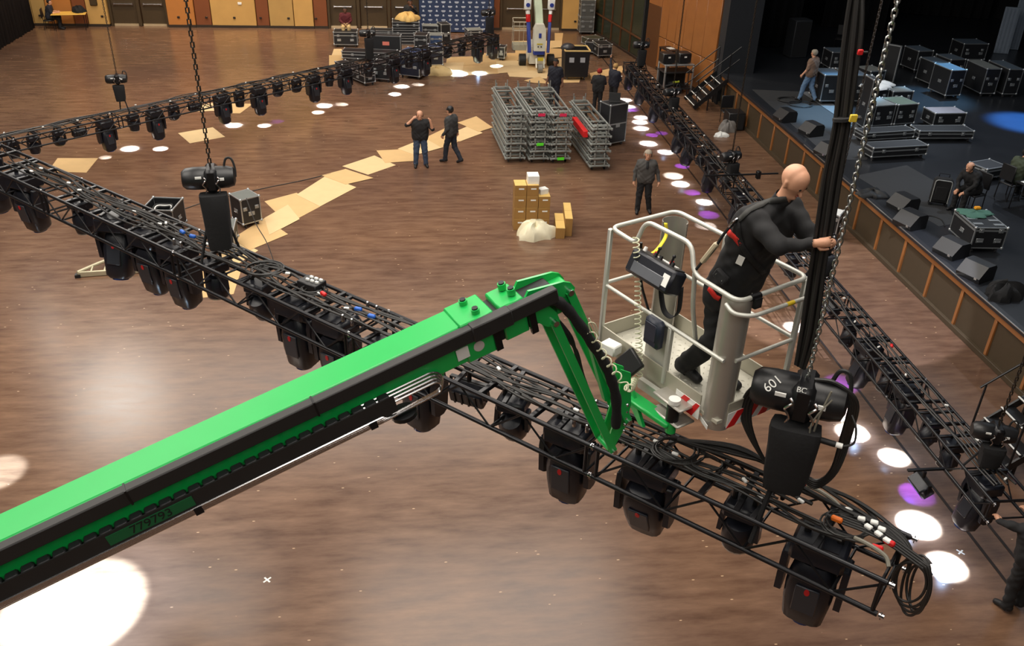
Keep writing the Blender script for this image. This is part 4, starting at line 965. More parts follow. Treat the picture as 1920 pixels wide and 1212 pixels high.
# seated pose
def sit(base, yaw, sh, H=1.74, arms=None, legs=None, lean=.05, drop=None):
    a = dict(hpL=(-.09, 0, sh+.1), hpR=(.09, 0, sh+.1), shL=(-.185, lean, sh+.57), shR=(.185, lean, sh+.57), neck=(0, lean+.02, sh+.65), head=(0, lean+.05, sh+.79),
             knL=(-.13, .44, sh+.08), knR=(.13, .44, sh+.08), anL=(-.13, .44, .1 if drop is None else sh-.46), anR=(.13, .44, .1 if drop is None else sh-.46), toL=(-.14, .6, .04 if drop is None else sh-.52), toR=(.14, .6, .04 if drop is None else sh-.52),
             elL=(-.25, .08+lean, sh+.32), elR=(.25, .08+lean, sh+.32), wrL=(-.12, .3, sh+.22), wrR=(.12, .3, sh+.22), haL=(-.04, .38, sh+.2), haR=(.04, .38, sh+.18))
    a.update(arms or {}); a.update(legs or {})
    return stand(base, yaw, H, a)
SIT1 = at(650, 83); b = V((SIT1.x, SIT1.y+.22, .02)); J, f, k = sit(b, CAMYAW(b), .72, drop=1)
person('man in maroon sweater and khaki trousers seated on a road case', J, MAROON, KHAKI, SHOE, BLKH, 'long', face=f, S=k, skin=SKIN2)
b = at(770, 72); J, f, k = stand(b, CAMYAW(b)+.2, 1.78, arms=dict(elL=(-.3, .05, 1.2), wrL=(-.1, .22, 1.42), haL=(-.02, .2, 1.54), elR=(.28, .05, 1.2), wrR=(.0, .26, 1.2), haR=(-.1, .28, 1.22)))
person('large man in black jacket standing with hand on chin by the doors', J, BLKT, BLKP, SHOE, BLKH, 'long', face=f, S=k*1.25, skin=SKIN2)
TB = at(128, 62); b = V((TB.x-1.0, TB.y+.75, 0)); CH10 = b.copy(); J, f, k = sit(b, R(-80), .46, lean=.12, arms=dict(wrL=(-.14, .42, .8), haL=(-.1, .54, .79), wrR=(.14, .42, .8), haR=(.1, .54, .79), elL=(-.24, .2, .78), elR=(.24, .2, .78)))
person('man in dark shirt seated at a yellow folding table', J, NAVY, BLKP, SHOE, BLKH, 'short', face=f, S=k)
b = at(1511, 190, SH); J, f, k = stand(b, R(38), 1.76, arms=dict(elL=(-.28, .02, 1.15), wrL=(-.34, .14, .95), haL=(-.35, .2, .82), wrR=(.29, -.02, .92), haR=(.3, 0, .77)), legs=dict(knL=(-.1, .14, .52), anL=(-.1, .2, .1), toL=(-.11, .35, .04), knR=(.1, -.05, .5), anR=(.1, -.28, .13), toR=(.1, -.15, .04)))
person('man in brown t-shirt and jeans walking away across the stage', J, BRNS, JEANL, SHOE, GRYH, 'short', face=f, S=k)
b = at(1815, 392, SH); CH12 = b.copy(); J, f, k = sit(b, R(110), .46, lean=.28, arms=dict(wrL=(-.1, .5, .56), haL=(-.06, .62, .5), wrR=(.1, .5, .56), haR=(.06, .62, .5), head=(0, .42, 1.2), neck=(0, .34, 1.1)))
person('balding man in black seated and leaning forward on the stage', J, BLKT, BLKP, SHOE, BRNH, 'long', hairlen='fringe', face=f, S=k)
b = at(1888, 372, SH); CH13 = b.copy(); J, f, k = sit(b, R(-75), .46, lean=.12, arms=dict(wrL=(-.1, .42, .78), haL=(-.06, .54, .76), wrR=(.1, .42, .78), haR=(.06, .54, .76)))
person('dark-haired man in olive jacket seated at papers on the stage', J, OLIVE, BLKP, SHOE, BLKH, 'long', face=f, S=k)
b = at(1893, 1140); J, f, k = stand(b, R(15), 1.82, lean=.1, arms=dict(elL=(-.3, .25, 1.4), wrL=(-.28, .42, 1.32), haL=(-.24, .55, 1.36), elR=(.28, .24, 1.4), wrR=(.26, .42, 1.32), haR=(.24, .55, 1.36)))
person('man in black reaching up under the end of the stage-side truss', J, BLKT, BLKP, SHOE, BLKH, 'long', face=f, S=k*1.02, h=.014)
# ---- man in the lift basket
ch = PHR.copy()                                     # hoist chain stands here
ft = at(1312, 704, zb); d = (V((ch.x, ch.y, 0))-V((ft.x, ft.y, 0))).normalized(); pn_ = V((-d.y, d.x, 0)); 
def mp(px, py, off=0.0): return atp(px, py, ft+pn_*off, pn_)
hand = at(1557, 450, 0); hz = atp(1557, 452, ch, pn_)
J = dict(base=V((ft.x, ft.y, zb)))
J['hpL'] = mp(1368, 548)+pn_*.09; J['hpR'] = mp(1368, 548)-pn_*.09
J['shL'] = mp(1446, 396)+pn_*.205; J['shR'] = mp(1446, 396)-pn_*.205
J['neck'] = mp(1470, 370); J['head'] = mp(1489, 340)
J['elL'] = mp(1496, 470)+pn_*.2; J['wrL'] = mp(1530, 456)+pn_*.08; J['haL'] = V((ch.x, ch.y, hz.z-.02))+pn_*.03
J['elR'] = mp(1500, 448)-pn_*.24; J['wrR'] = mp(1538, 452)-pn_*.08; J['haR'] = V((ch.x, ch.y, hz.z+.05))-pn_*.035+d*.03
J['knL'] = mp(1350, 630)+pn_*.1; J['knR'] = mp(1360, 628)-pn_*.12
J['anL'] = V((ft.x, ft.y, zb+.09))+pn_*.1+d*.16; J['anR'] = V((ft.x, ft.y, zb+.09))-pn_*.1-d*.1
for q in 'LR': J['to'+q] = J['an'+q]+d*.16+V((0, 0, -.055))
print('BASKET MAN', {k_: tuple(round(x, 2) for x in v) for k_, v in J.items()})
upv = (J['head']-J['neck']).normalized()
fc_ = (d*.9+V((0, 0, -.5))).normalized()
WM = person('bald man in black leaning out of the lift basket to the hoist chain', J, BLKT, BLKP, SHOE, None, 'long', h=.0095, face=fc_, upv=(V((0, 0, 1))*.8+d*.45).normalized(), S=1.0, palms=dict(L=pn_*-1, R=pn_*1), curl=.75, bulk=1.27)
# ================================================================== ROAD CASES
TRIM = mat('case_trim', (176, 180, 182), .35, .7); CASTER = mat('caster_grey', (60, 60, 62), .5)
LATCH = MB().box((0, 0, 0), (.11, .012, .1), bev=.004).box((0, -.008, 0), (.05, .012, .06), bev=.004).mesh('latch', TRIM)
HAND = MB().box((0, 0, 0), (.17, .01, .11), bev=.004).tube([(-.05, -.008, -.02), (-.05, -.03, -.02), (.05, -.03, -.02), (.05, -.008, -.02)], .009, 6).mesh('handle', TRIM)
CORN = MB().ball((0, 0, 0), .042, n=8, m=5).mesh('corner', TRIM)
CAST = MB().cyl((-.018, 0, .045), (.018, 0, .045), .045, n=12).box((0, 0, .095), (.06, .07, .02)).box((.024, .01, .07), (.006, .05, .06)).box((-.024, .01, .07), (.006, .05, .06)).mesh('caster', CASTER)
def road_case(M, w_, d_, h_, label, group=None, wheels=True, lid=.72, panel=CASE, latches=True, open_top=False, top=None, name='road_case'):
    r = thing(name, label, 'road case', (0, 0, 0), 0, group); r.matrix_basis = M; z0 = .12 if wheels else 0.0
    b = .028
    if open_top:
        mb = MB(); t = .02
        for x, y, sx, sy in ((0, -d_/2+t/2, w_, t), (0, d_/2-t/2, w_, t), (-w_/2+t/2, 0, t, d_), (w_/2-t/2, 0, t, d_)): mb.box((x, y, z0+h_/2), (sx-.01, sy, h_-.01))
        mb.box((0, 0, z0+.02), (w_-.01, d_-.01, .03)).build('body', panel, r)
    else: MB().box((0, 0, z0+h_/2), (w_-.012, d_-.012, h_-.012)).build('body', panel, r)
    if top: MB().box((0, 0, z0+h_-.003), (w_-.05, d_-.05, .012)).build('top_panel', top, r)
    tm = MB()
    for s in (-1, 1):
        for q in (-1, 1):
            tm.box((s*(w_/2-b/2), q*(d_/2-b/2), z0+h_/2), (b, b, h_)); tm.box((0, s*(d_/2-b/2), z0+(h_-b/2 if q > 0 else b/2)), (w_, b, b)); tm.box((s*(w_/2-b/2), 0, z0+(h_-b/2 if q > 0 else b/2)), (b, d_, b))
    if lid and not open_top:
        for s in (-1, 1): tm.box((0, s*(d_/2-.003), z0+h_*lid), (w_, .012, .04)); tm.box((s*(w_/2-.003), 0, z0+h_*lid), (.012, d_, .04))
    tm.build('edge_trim', TRIM, r)
    for x in (-1, 1):
        for y in (-1, 1):
            for z in (0, 1): put('corner', CORN, r, T(x*(w_/2-.014), y*(d_/2-.014), z0+.014+z*(h_-.028)))
            if wheels: put('caster', CAST, r, T(x*(w_/2-.1), y*(d_/2-.09), 0))
    if latches:
        for x in ((-.3, .3) if w_ > .45 else (0,)): put('latch', LATCH, r, T(x*w_, -d_/2-.004, z0+h_*(lid or .6)))
        if h_ > .35:
            for x in ((-.27, .27) if w_ > .7 else (0,)): put('handle', HAND, r, T(x*w_, -d_/2-.003, z0+h_*.38))
            for s in (-1, 1): put('handle', HAND, r, T(s*(w_/2+.003), 0, z0+h_*.45) @ RZ(s*math.pi/2))
    return r
def pcase(pL, pR, ytop, depth, label, z=0.0, group=None, **k):
    """front bottom corners in pixels (of the body), top of the front left edge in pixels"""
    wheels = k.get('wheels', True); zz = z+(.12 if wheels else 0)
    A, B = at(*pL, zz), at(*pR, zz); h_ = max(.12, rise(A, ytop)); w_ = (B-A).length; ex = (B-A).normalized(); ey = V((-ex.y, ex.x, 0))
    C = (A+B)/2+ey*(depth/2); C.z = z
    return road_case(frame(C, ex, ey, V((0, 0, 1))), w_, depth, h_, label, group, **k), C, ex, ey, w_, h_+(.12 if wheels else 0)
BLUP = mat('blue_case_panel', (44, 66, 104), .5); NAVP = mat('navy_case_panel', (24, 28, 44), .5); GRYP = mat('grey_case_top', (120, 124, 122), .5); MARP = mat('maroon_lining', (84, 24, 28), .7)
# --- cases by the far doors
pcase((626, 84), (671, 84.5), 60, .7, 'silver-edged black road case the man in maroon sits on')
pcase((694, 76), (738, 77), 57, .6, 'black trunk with raised lid and maroon lining behind the dark panel case', lid=.8)
c = at(694, 76, .12); 
o, C, ex, ey, w_, h_ = pcase((688, 99), (752, 101), 66, .35, 'tall dark panel case with a red and white sticker', lid=0, latches=False)
MB().box((.1, -.178, .55), (.3, .006, .16)).build('sticker', mat('sticker_red', (214, 120, 104), .6), o)
pcase((641, 109), (742, 113), 96, .65, 'long low silver-edged trunk lying behind the low truss', lid=.55)
pcase((629, 133), (684, 157), 140-25, .5, 'black road case with papers on top under the low truss', lid=.7)
pcase((697, 147), (731, 150), 118, .7, 'plain black road case hidden behind the low truss', lid=0)
pcase((749, 140), (787, 145), 96, .85, 'navy road case with a blue lid behind the low truss', panel=NAVP, top=BLUP, lid=.8)
pcase((777, 100), (801, 101), 66, .7, 'narrow black road case with round latch beside the blue-lit one', lid=.75)
pcase((804, 122), (831, 122), 88, .6, 'blue-lit road case nearest the crumpled packing paper', panel=NAVP, top=BLUP)  # blue light on this case is put into its panel colours
pcase((806, 92), (830, 92), 66, .6, 'blue-lit road case with papers beside the tall upright cases', panel=BLUP, top=GRYP)  # the same blue light, put into the panel colour
pcase((792, 76), (822, 77), 48, .5, 'grey-lidded road case with papers in front of the backdrop', panel=CASE, top=GRYP)
pcase((827, 80), (845, 79), 46, .6, 'tall upright road case beside the backdrop', lid=.5)
for i in range(3):
    P = at(762, 84); M = T(P.x, P.y+.3, .02+i*.36); road_case(M, 1.25, .7, .3, ('bottom', 'middle', 'top')[i]+' flat case in the stack under the tan canvas heap', wheels=False, lid=.5)
pcase((877, 73), (905, 72), 57, .6, 'small grey-topped road case at the foot of the backdrop', top=GRYP)
pcase((912, 104), (931, 107), 86, .55, 'black road case with taped labels at the end of the low truss', lid=.6)
pcase((933, 109), (946, 110), 88, .5, 'dark road case tucked behind the end of the low truss', lid=0)
# racks and black cases near the right far corner
for i in range(2):
    P = at(1101, 62); road_case(T(P.x-.12, P.y-.1, .0+i*.86), .72, .6, .72 if i == 0 else .8, ('lower', 'upper')[i]+' grey rack case stacked in the far corner', wheels=(i == 0), panel=mat('grey_rack', (78, 78, 76), .6))
pcase((1096, 97), (1117, 99), 78, .7, 'black draped trunk in the heap by the glazed wall', lid=0, latches=False)
pcase((1121, 105), (1147, 104), 84, .8, 'black trunk with yellow straps by the glazed wall', lid=.8)
pcase((1090, 80), (1106, 86), 68, .8, 'olive tarp covered trunk behind the black trunks', lid=0, latches=False, panel=mat('olive_tarp', (60, 58, 40), .9))
# bin
A = at(1057, 147, .1); B = at(1103, 147, .1); w_ = (B-A).length; C = (A+B)/2+V((0, .45, 0)); C.z = 0
bn = thing('rubbish_bin', 'large black wheeled bin with a yellow rim near the far man', 'bin', C)
mb = MB(); wb, hb = w_/2, 1.1
for k_, (s0, s1) in enumerate(((.96, 1.04), (.92, 1.0))):
    pass
mb.add([(-wb*.94, -.42, .14), (wb*.94, -.42, .14), (wb*.94, .42, .14), (-wb*.94, .42, .14), (-wb, -.47, 1.2), (wb, -.47, 1.2), (wb, .47, 1.2), (-wb, .47, 1.2), (-wb*.95, -.43, 1.2), (wb*.95, -.43, 1.2), (wb*.95, .43, 1.2), (-wb*.95, .43, 1.2), (-wb*.9, -.4, .5), (wb*.9, -.4, .5), (wb*.9, .4, .5), (-wb*.9, .4, .5)],
       [(3, 2, 1, 0), (0, 1, 5, 4), (1, 2, 6, 5), (2, 3, 7, 6), (3, 0, 4, 7), (4, 5, 9, 8), (5, 6, 10, 9), (6, 7, 11, 10), (7, 4, 8, 11), (8, 9, 13, 12), (9, 10, 14, 13), (10, 11, 15, 14), (11, 8, 12, 15), (12, 13, 14, 15)])
mb.build('bin_body', BLK, bn)
rm = MB()
for a_, b_ in (((-wb, -.47), (wb, -.47)), ((wb, -.47), (wb, .47)), ((wb, .47), (-wb, .47)), ((-wb, .47), (-wb, -.47))): rm.beam((*a_, 1.22), (*b_, 1.22), .05, .05)
rm.build('rim', mat('wood_rim', (216, 184, 120), .6), bn)
for x in (-.22, .22): MB().box((x*2*wb, -.462, .85), (.2, .01, .2), bev=.004).build('sticker', mat('sticker_pale', (170, 172, 176), .5), bn)
for x in (-1, 1):
    for y in (-1, 1): put('caster', CAST, bn, T(x*(wb-.15), y*.35, .02))
MB().ball((-wb*.7, -.1, 1.28), .3, (1, .9, .6), 10, 7).build('bin_bag', mat('grey_bag', (52, 52, 56), .35), bn)
# backdrop with rows of small marks
A, B = V((xw(787, 45.4), 45.4, 0)), V((xw(925, 45.4), 45.4, 0)); wB = B.x-A.x
bd = thing('press_backdrop', 'dark blue press backdrop printed with rows of white marks', 'backdrop', ((A.x+B.x)/2, 45.4, 0))
MB().box((0, 0, 1.35), (wB, .03, 2.6)).build('banner', mat('navy_banner', (34, 50, 84), .7), bd)
mk = MB(); rr = random.Random(3)
for j in range(12):
    for i in range(11):
        x = -wB/2+.2+i*(wB-.4)/10; z = .2+j*.21
        if (i+j) % 2: mk.box((x, -.018, z), (.2, .004, .055)); mk.box((x, -.018, z-.05), (.14, .004, .018))
        else: mk.prism([(-.05, -.04), (.05, -.04), (.02, .05), (-.03, .05)], .004, frame((x, -.016, z), (1, 0, 0), (0, 0, 1), (0, -1, 0)))
tag(mk.build('printed_mark', mat('banner_print', (176, 184, 200), .7), bd), None, kind='stuff')
for s in (-1, 1): MB().cyl((s*wB/2, .05, 0), (s*wB/2, .05, 2.7), .02, n=8).beam((s*wB/2, -.3, .02), (s*wB/2, .4, .02), .05, .03).build('backdrop_stand', BLKM, bd)
# heaps of cloth / paper: crumpled mounds
def heap(name, px, py, r, hgt, m, label, cat, seed=1, z=0.0, sx=1.0, sy=.8, lobes=7):
    P = at(px, py, z); rnd = random.Random(seed); n, q = 26, 9; ph = [rnd.uniform(0, 6.3) for _ in range(6)]; vs = []
    for j in range(q):
        t = j/(q-1)
        for i in range(n):
            a = 2*math.pi*i/n; f_ = 1+.16*math.sin(3*a+ph[0])+.1*math.sin(lobes*a+ph[1]+3*t)+.06*math.sin(11*a+ph[2]-5*t)
            rr_ = r*math.cos(t*math.pi/2)**.7*f_; zz = hgt*math.sin(t*math.pi/2)*(1+.18*math.sin(4*a+ph[3]+4*t)+.1*math.sin(9*a+ph[4]))
            vs.append((rr_*sx*math.cos(a), rr_*sy*math.sin(a), zz))
    vs.append((0, 0, hgt*.95)); fs = [(j*n+i, j*n+(i+1) % n, (j+1)*n+(i+1) % n, (j+1)*n+i) for j in range(q-1) for i in range(n)]+[((q-1)*n+i, (q-1)*n+(i+1) % n, q*n) for i in range(n)]
    o = MB().add(vs, fs).build(name, m, None, T(P), ang=30); return tag(o, label, cat)
CANV = mat('tan_canvas', (206, 170, 104), .85, bump=.3)
P = at(762, 84); o = heap('canvas_heap', 762, 84, .5, .3, CANV, 'heap of tan canvas on the stacked flat cases', 'canvas', 2); o.location = (P.x+.1, P.y+.3, 1.06)
heap('packing_paper', 817, 138, .62, .28, mat('kraft_paper', (206, 178, 126), .85, bump=.4), 'crumpled packing paper on the cardboard beside the road cases', 'paper', 5, sx=1.3, sy=.7)
# ------------------------------------------------------------------ spider lift (white) and its basket
cf = at(1010, 132); cy = R(5)
SL = thing('spider_lift', 'white folded spider lift with blue and red striped outriggers', 'lift', (cf.x, cf.y+.25, 0), 0); SL.scale = (.8, .85, .76)
LW = mat('lift_white', (214, 212, 196), .45); LB = mat('lift_blue', (40, 58, 140), .45); LG = mat('lift_grey', (120, 118, 110), .55)
MB().prism([(-.45, 0), (.45, 0), (.4, .75), (.25, 1.0), (-.25, 1.0), (-.4, .75)], 1.5, frame((0, .5, .2), (1, 0, 0), (0, 0, 1), (0, -1, 0)) @ T(0, 0, -1.3)).build('chassis', LW, SL)
MB().box((0, -.06, .95), (.62, .3, .3), bev=.05).build('blue_cover', LB, SL)
MB().prism([(-.3, 0), (.3, 0), (.33, .5), (.3, 1.2), (.2, 1.45), (-.2, 1.45), (-.3, 1.2), (-.33, .5)], .5, frame((0, .25, 1.05), (1, 0, 0), (0, 0, 1), (0, -1, 0))).build('turret', LW, SL)
MB().box((0, -.27, 1.9), (.14, .02, .26), bev=.01).build('badge', LB, SL)
for x in (-.08, .08): MB().cyl((x, -.27, 1.3), (x, -.29, 1.3), .04, n=10).build('lamp', BLK, SL)
MB().box((0, -.27, 1.45), (.3, .02, .06)).build('warning_label', mat('yellow_label', (200, 180, 40), .5), SL)
MB().box((0, -.79, .75), (.3, .02, .18)).build('warning_label', MATS['yellow_label'], SL)
MB().box((0, -.79, .95), (.4, .02, .1)).build('grille', BLK, SL)
MB().beam((0, .1, 2.2), (0, 1.6, 4.0), .42, .36, bev=.03).build('folded_boom', mat('lift_pale_green', (176, 188, 160), .4), SL)
for s in (-1, 1):
    MB().beam((s*.5, .0, .9), (s*.58, .35, 2.5), .16, .2, bev=.02).build('outrigger_leg', LB, SL)
    MB().beam((s*.58, .35, 2.5), (s*.6, .4, 2.9), .18, .2, bev=.02).build('outrigger_band', RED, SL)
    MB().beam((s*.6, .4, 2.9), (s*.62, .45, 3.1), .17, .2, bev=.02).build('outrigger_band', WHT, SL)
    MB().box((s*.63, .45, 3.45), (.36, .3, .6), bev=.04).build('outrigger_foot', WHT, SL)
    MB().cyl((s*.63, .29, 3.42), (s*.63, .26, 3.42), .11, n=12).build('foot_pad', LB, SL)
    MB().cyl((s*.6, .7, .33), (s*.95, .7, .33), .33, n=18).build('wheel', RUB, SL)
    MB().cyl((s*.94, .7, .33), (s*.97, .7, .33), .17, n=14).build('wheel_hub', LG, SL)
MB().cyl((-.12, -.75, .24), (.12, -.75, .24), .24, n=16).build('front_wheel', LG, SL)
for s in (-1, 1): MB().beam((s*.2, -.75, .24), (s*.2, -.5, .7), .06, .2).build('wheel_fork', LW, SL)
A = at(977, 96); bs = thing('lift_basket', 'grey tube lift basket standing beside the white spider lift', 'lift basket', (A.x, A.y+.35, 0)); bs.scale = (.5, .8, .68)
GT = mat('grey_tube', (190, 186, 170), .45, .3)
MB().box((0, 0, .22), (1.5, .75, .4), bev=.02).build('basket_base', mat('basket_tray', (150, 152, 138), .5), bs)
for z in (1.9, 1.35): MB().tube(arc_pts([(0, -.38, z), (.75, -.38, z), (.75, .38, z+.1), (-.75, .38, z+.1), (-.75, -.38, z), (0, -.38, z)], .1, 4), .03, 8).build('basket_rail', GT, bs)
for x, y in ((-.72, -.37), (.72, -.37), (-.72, .37), (.72, .37), (-.2, -.38), (.2, -.38)): MB().cyl((x, y, .3), (x, y, 1.9), .025, n=8).build('basket_post', GT, bs)
# ------------------------------------------------------------------ cardboard sheets
CARD = mat('cardboard', (206, 170, 118), .8, var=.1, scale=3); CARD2 = mat('cardboard_pale', (216, 186, 138), .8, var=.08, scale=3)
def quad(name, pix, label, group, m, lev=0):
    P = [at(x, y, 0) for x, y in pix]; c = sum(P, V())/4
    mb = MB().prism([((p.x-c.x), (p.y-c.y)) for p in P][::-1], .006) if ((P[1]-P[0]).cross(P[2]-P[1])).z < 0 else MB().prism([((p.x-c.x), (p.y-c.y)) for p in P], .006)
    o = mb.build(name, m, None, T(c.x, c.y, .001+lev*.0065)); return tag(o, label, 'cardboard', group)
gp = 'cardboard sheets laid as a curving path'
path = [((436, 448), (496, 410), (540, 440), (468, 470)), ((496, 378), (556, 362), (600, 388), (540, 420), ), ((496, 410), (540, 385), (562, 412), (505, 442)), ((556, 366), (612, 330), (668, 352), (600, 388)), ((603, 330), (648, 318), (700, 335), (648, 347)), ((642, 312), (702, 292), (742, 310), (690, 328)),
        ((706, 283), (766, 280), (784, 302), (722, 306)), ((746, 280), (796, 260), (828, 278), (778, 292)), ((790, 262), (836, 240), (870, 262), (826, 278)), ((836, 255), (880, 236), (905, 250), (862, 266)), ((858, 231), (893, 219), (924, 240), (898, 248)), ((400, 485), (452, 455), (484, 470), (440, 500))]
ordn = ('first', 'second', 'third', 'fourth', 'fifth', 'sixth', 'seventh', 'eighth', 'ninth', 'tenth', 'eleventh', 'twelfth', 'thirteenth', 'fourteenth', 'fifteenth', 'sixteenth', 'seventeenth', 'eighteenth', 'nineteenth', 'twentieth', 'twenty-first', 'twenty-second', 'twenty-third', 'twenty-fourth', 'twenty-fifth', 'twenty-sixth')
order = [11, 0, 2, 1, 3, 4, 5, 6, 7, 8, 9, 10]
for i, ix in enumerate(order): quad('cardboard_sheet', path[ix], ordn[i]+' cardboard sheet of the curving path, counted from the two road cases', gp, CARD if i % 2 else CARD2, i % 3)
quad('cardboard_sheet', ((108, 297), (184, 297), (162, 324), (90, 322)), 'lone cardboard sheet beside the dim light pool near the truss corner', None, CARD)
quad('cardboard_sheet', ((334, 250), (399, 239), (422, 257), (356, 269)), 'lone cardboard sheet under the chain of the hoist over the road cases', None, CARD2)
quad('cardboard_sheet', ((350, 202), (400, 193), (404, 208), (356, 210)), 'cardboard sheet under the low truss with its corner notched', None, CARD2)
quad('cardboard_sheet', ((400, 194), (474, 195), (450, 213), (404, 212)), 'cardboard sheet under the low truss behind the large moving lights', None, CARD)
quad('cardboard_sheet', ((362, 508), (452, 508), (438, 552), (356, 562)), 'cardboard sheet lying under the truss beside the curved truss piece', None, CARD)
gb = 'cardboard sheets under the spider lift'
far = [((626, 92), (640, 92), (650, 104), (622, 104)), ((617, 104), (645, 104), (640, 124), (617, 126)), ((838, 108), (900, 106), (905, 122), (836, 124)), ((800, 120), (870, 118), (866, 140), (790, 142)), ((866, 116), (930, 116), (936, 138), (866, 142)), ((905, 100), (966, 100), (970, 116), (905, 118)), ((930, 116), (985, 114), (990, 134), (934, 138)),
       ((966, 92), (1030, 92), (1030, 112), (966, 114)), ((985, 112), (1046, 112), (1050, 132), (988, 134)), ((950, 134), (1030, 132), (1026, 148), (955, 144)), ((982, 152), (1012, 144), (1030, 158), (1000, 156)), ((1030, 92), (1064, 88), (1066, 108), (1030, 110)), ((1046, 110), (1064, 108), (1070, 130), (1050, 132)),
       ((1050, 150), (1088, 149), (1086, 155), (1048, 156)), ((1106, 138), (1166, 124), (1170, 136), (1108, 150)), ((960, 78), (1054, 77), (1053, 92), (962, 93)), ((1040, 62), (1056, 62), (1054, 77), (1040, 77))]
for i, q in enumerate(far): quad('cardboard_sheet', q, ordn[i]+' floor cardboard sheet around the spider lift, counted from the road cases', gb, CARD if (i*7) % 3 else CARD2, i % 4)
# ------------------------------------------------------------------ stacked aluminium dolly frames
DAL = mat('dolly_aluminium', (150, 154, 150), .42, .45, var=.1); PINK = mat('pink_tape', (214, 40, 84), .6); LIME = mat('lime_tape', (92, 226, 44), .6)
def dolly_proto(L=3.0, Wd=.6):
    r = thing('dolly_frame', '', 'dolly frame')
    for x in (-Wd/2, Wd/2):
        MB().box((x, 0, .03), (.05, L, .06), bev=.006).build('side_rail', DAL, r)
        MB().box((x*.86, 0, .1), (.045, L*.96, .03), bev=.004).build('upper_rail', DAL, r)
    for y in (-.48, -.36, .36, .48): MB().box((0, y*L, .04), (Wd+.08, .07, .05), bev=.006).build('cross_bar', DAL, r)
    for y in (-.46, -.3, .3, .46): MB().box((0, y*L, .115), (Wd*.8, .06, .025), bev=.004).build('top_bar', DAL, r)
    for x in (-.26, .26):
        for y in (-.485, .485): MB().box((x*Wd, y*L, .12), (.04, .04, .2), bev=.005).build('post', DAL, r)
    for y in (-.33, .33): MB().cyl((-Wd/2, y*L, .085), (Wd/2, y*L, .085), .018, n=8).build('tie_rod', BLKM, r)
    return r
DP = dolly_proto(); first = [True]
sp = .235
stacks = [((967, 307), 6.5, 7), ((1011, 308), 5.5, 7), ((1051, 308), 4.5, 7), ((1123, 322), -14, 6)]
snames = ('stack nearest the walking man', 'stack with one lime tape', 'stack with pink and lime tape', 'stack with a red board beside the laptop case')
dirS = at(925, 232)-at(960, 300); syaw = math.atan2(-dirS.x, dirS.y)
for si, ((px, py), _, n) in enumerate(stacks):
    P = at(px, py); dv = V((-math.sin(syaw), math.cos(syaw), 0)); C = P+dv*1.5
    for k_ in range(n):
        o = DP if first[0] else copy_tree(DP); first[0] = False
        o.location = (C.x+random.uniform(-.012, .012), C.y, .13+k_*sp); o.rotation_euler = (0, 0, syaw+random.uniform(-.012, .012))
        tag(o, '%s dolly frame up in the %s' % (ordn[k_], snames[si]), 'dolly frame', 'stacked aluminium dolly frames')
        if (si, k_) in ((1, 6), (2, 6)): MB().box((0, -1.5, .05), (.22, .012, .09)).build('tape_mark', PINK, o)
        if (si, k_) in ((1, 2), (2, 0)): MB().box((0, -1.5, .05), (.22, .012, .09)).build('tape_mark', LIME, o)
        if k_ == 0:
            for x in (-.2, .2):
                for y in (-1.3, 1.3): put('caster', CAST, o, T(x, y, -.13))
        if k_ == n-1:
            for x in (-.2, .2): MB().cyl((x, 1.4, .12), (x, 1.4, .34), .02, n=8).build('stacking_pin', ALU, o)
    if si == 3:
        b_ = MB().box((0, 0, 0), (.16, 1.5, .2), bev=.01).build('red_board', RED, None, T(C+V((-.36, -.3, 1.05))) @ RZ(syaw)); tag(b_, 'red board slotted in the side of the dolly stack', 'board')
# laptop road case beside the dollies
o, C, ex, ey, w_, h_ = pcase((1120, 262), (1139, 271), 190, .75, 'tall black road case with a laptop on top beside the dollies', lid=.5)
lp = thing('laptop', 'open black laptop on the tall road case beside the dollies', 'laptop', C+V((0, 0, h_+.01)), R(-10))
MB().box((0, 0, .012), (.38, .27, .02), bev=.005).build('keyboard_base', BLK, lp); MB().box((0, .15, .13), (.38, .015, .25), Mx.Rotation(-.2, 3, 'X'), bev=.005).build('screen', BLK, lp)
# equipment cart by the wood wall
A, B = at(1242, 178), at(1296, 176); w_ = (B-A).length; ex = (B-A).normalized(); ey = V((-ex.y, ex.x, 0)); C = (A+B)/2+ey*.4; C.z = 0
ct = thing('equipment_cart', 'aluminium framed equipment cart with black cables by the wood wall', 'cart', C); ct.matrix_basis = frame(C, ex, ey, V((0, 0, 1)))
for x in (-1, 1):
    for y in (-1, 1): MB().box((x*(w_/2-.03), y*.36, .62), (.06, .06, 1.1), bev=.006).build('cart_post', TRIM, ct); put('caster', CAST, ct, T(x*(w_/2-.06), y*.34, 0))
for z, m in ((.2, CASE), (.85, CASE), (1.14, CASE)): MB().box((0, 0, z), (w_, .78, .05), bev=.006).build('cart_shelf', TRIM if z > 1 else m, ct)
MB().box((0, .3, .5), (w_-.12, .05, .6)).build('cart_back', CASE, ct)
for i, (px, lab) in enumerate(((-.35, 'black cable trunk lying on the equipment cart'), (.2, 'black equipment box tilted on the equipment cart'))):
    M_ = ct.matrix_basis @ T(px*w_, 0, 1.18); o = thing('equipment_box', lab, 'box'); o.matrix_basis = M_
    MB().box((0, 0, .2), (w_*.42, .5, .38), bev=.03).build('box_body', BLK, o); MB().box((0, -.255, .25), (.1, .01, .06)).build('box_label', WHT, o)
o = thing('cable_bundle', 'bundle of cables with a yellow connector on the cart shelf', 'cables'); o.matrix_basis = ct.matrix_basis @ T(0, -.15, .25)
for k_ in range(4): MB().tube(smooth_pts([(-.4+.05*k_, 0, .03), (-.2, .1*k_-.1, .1), (0, -.1, .12+.04*k_), (.2, .1, .08), (.4, -.05*k_, .03)], 5), .03, 6).build('cable', RUB, o)
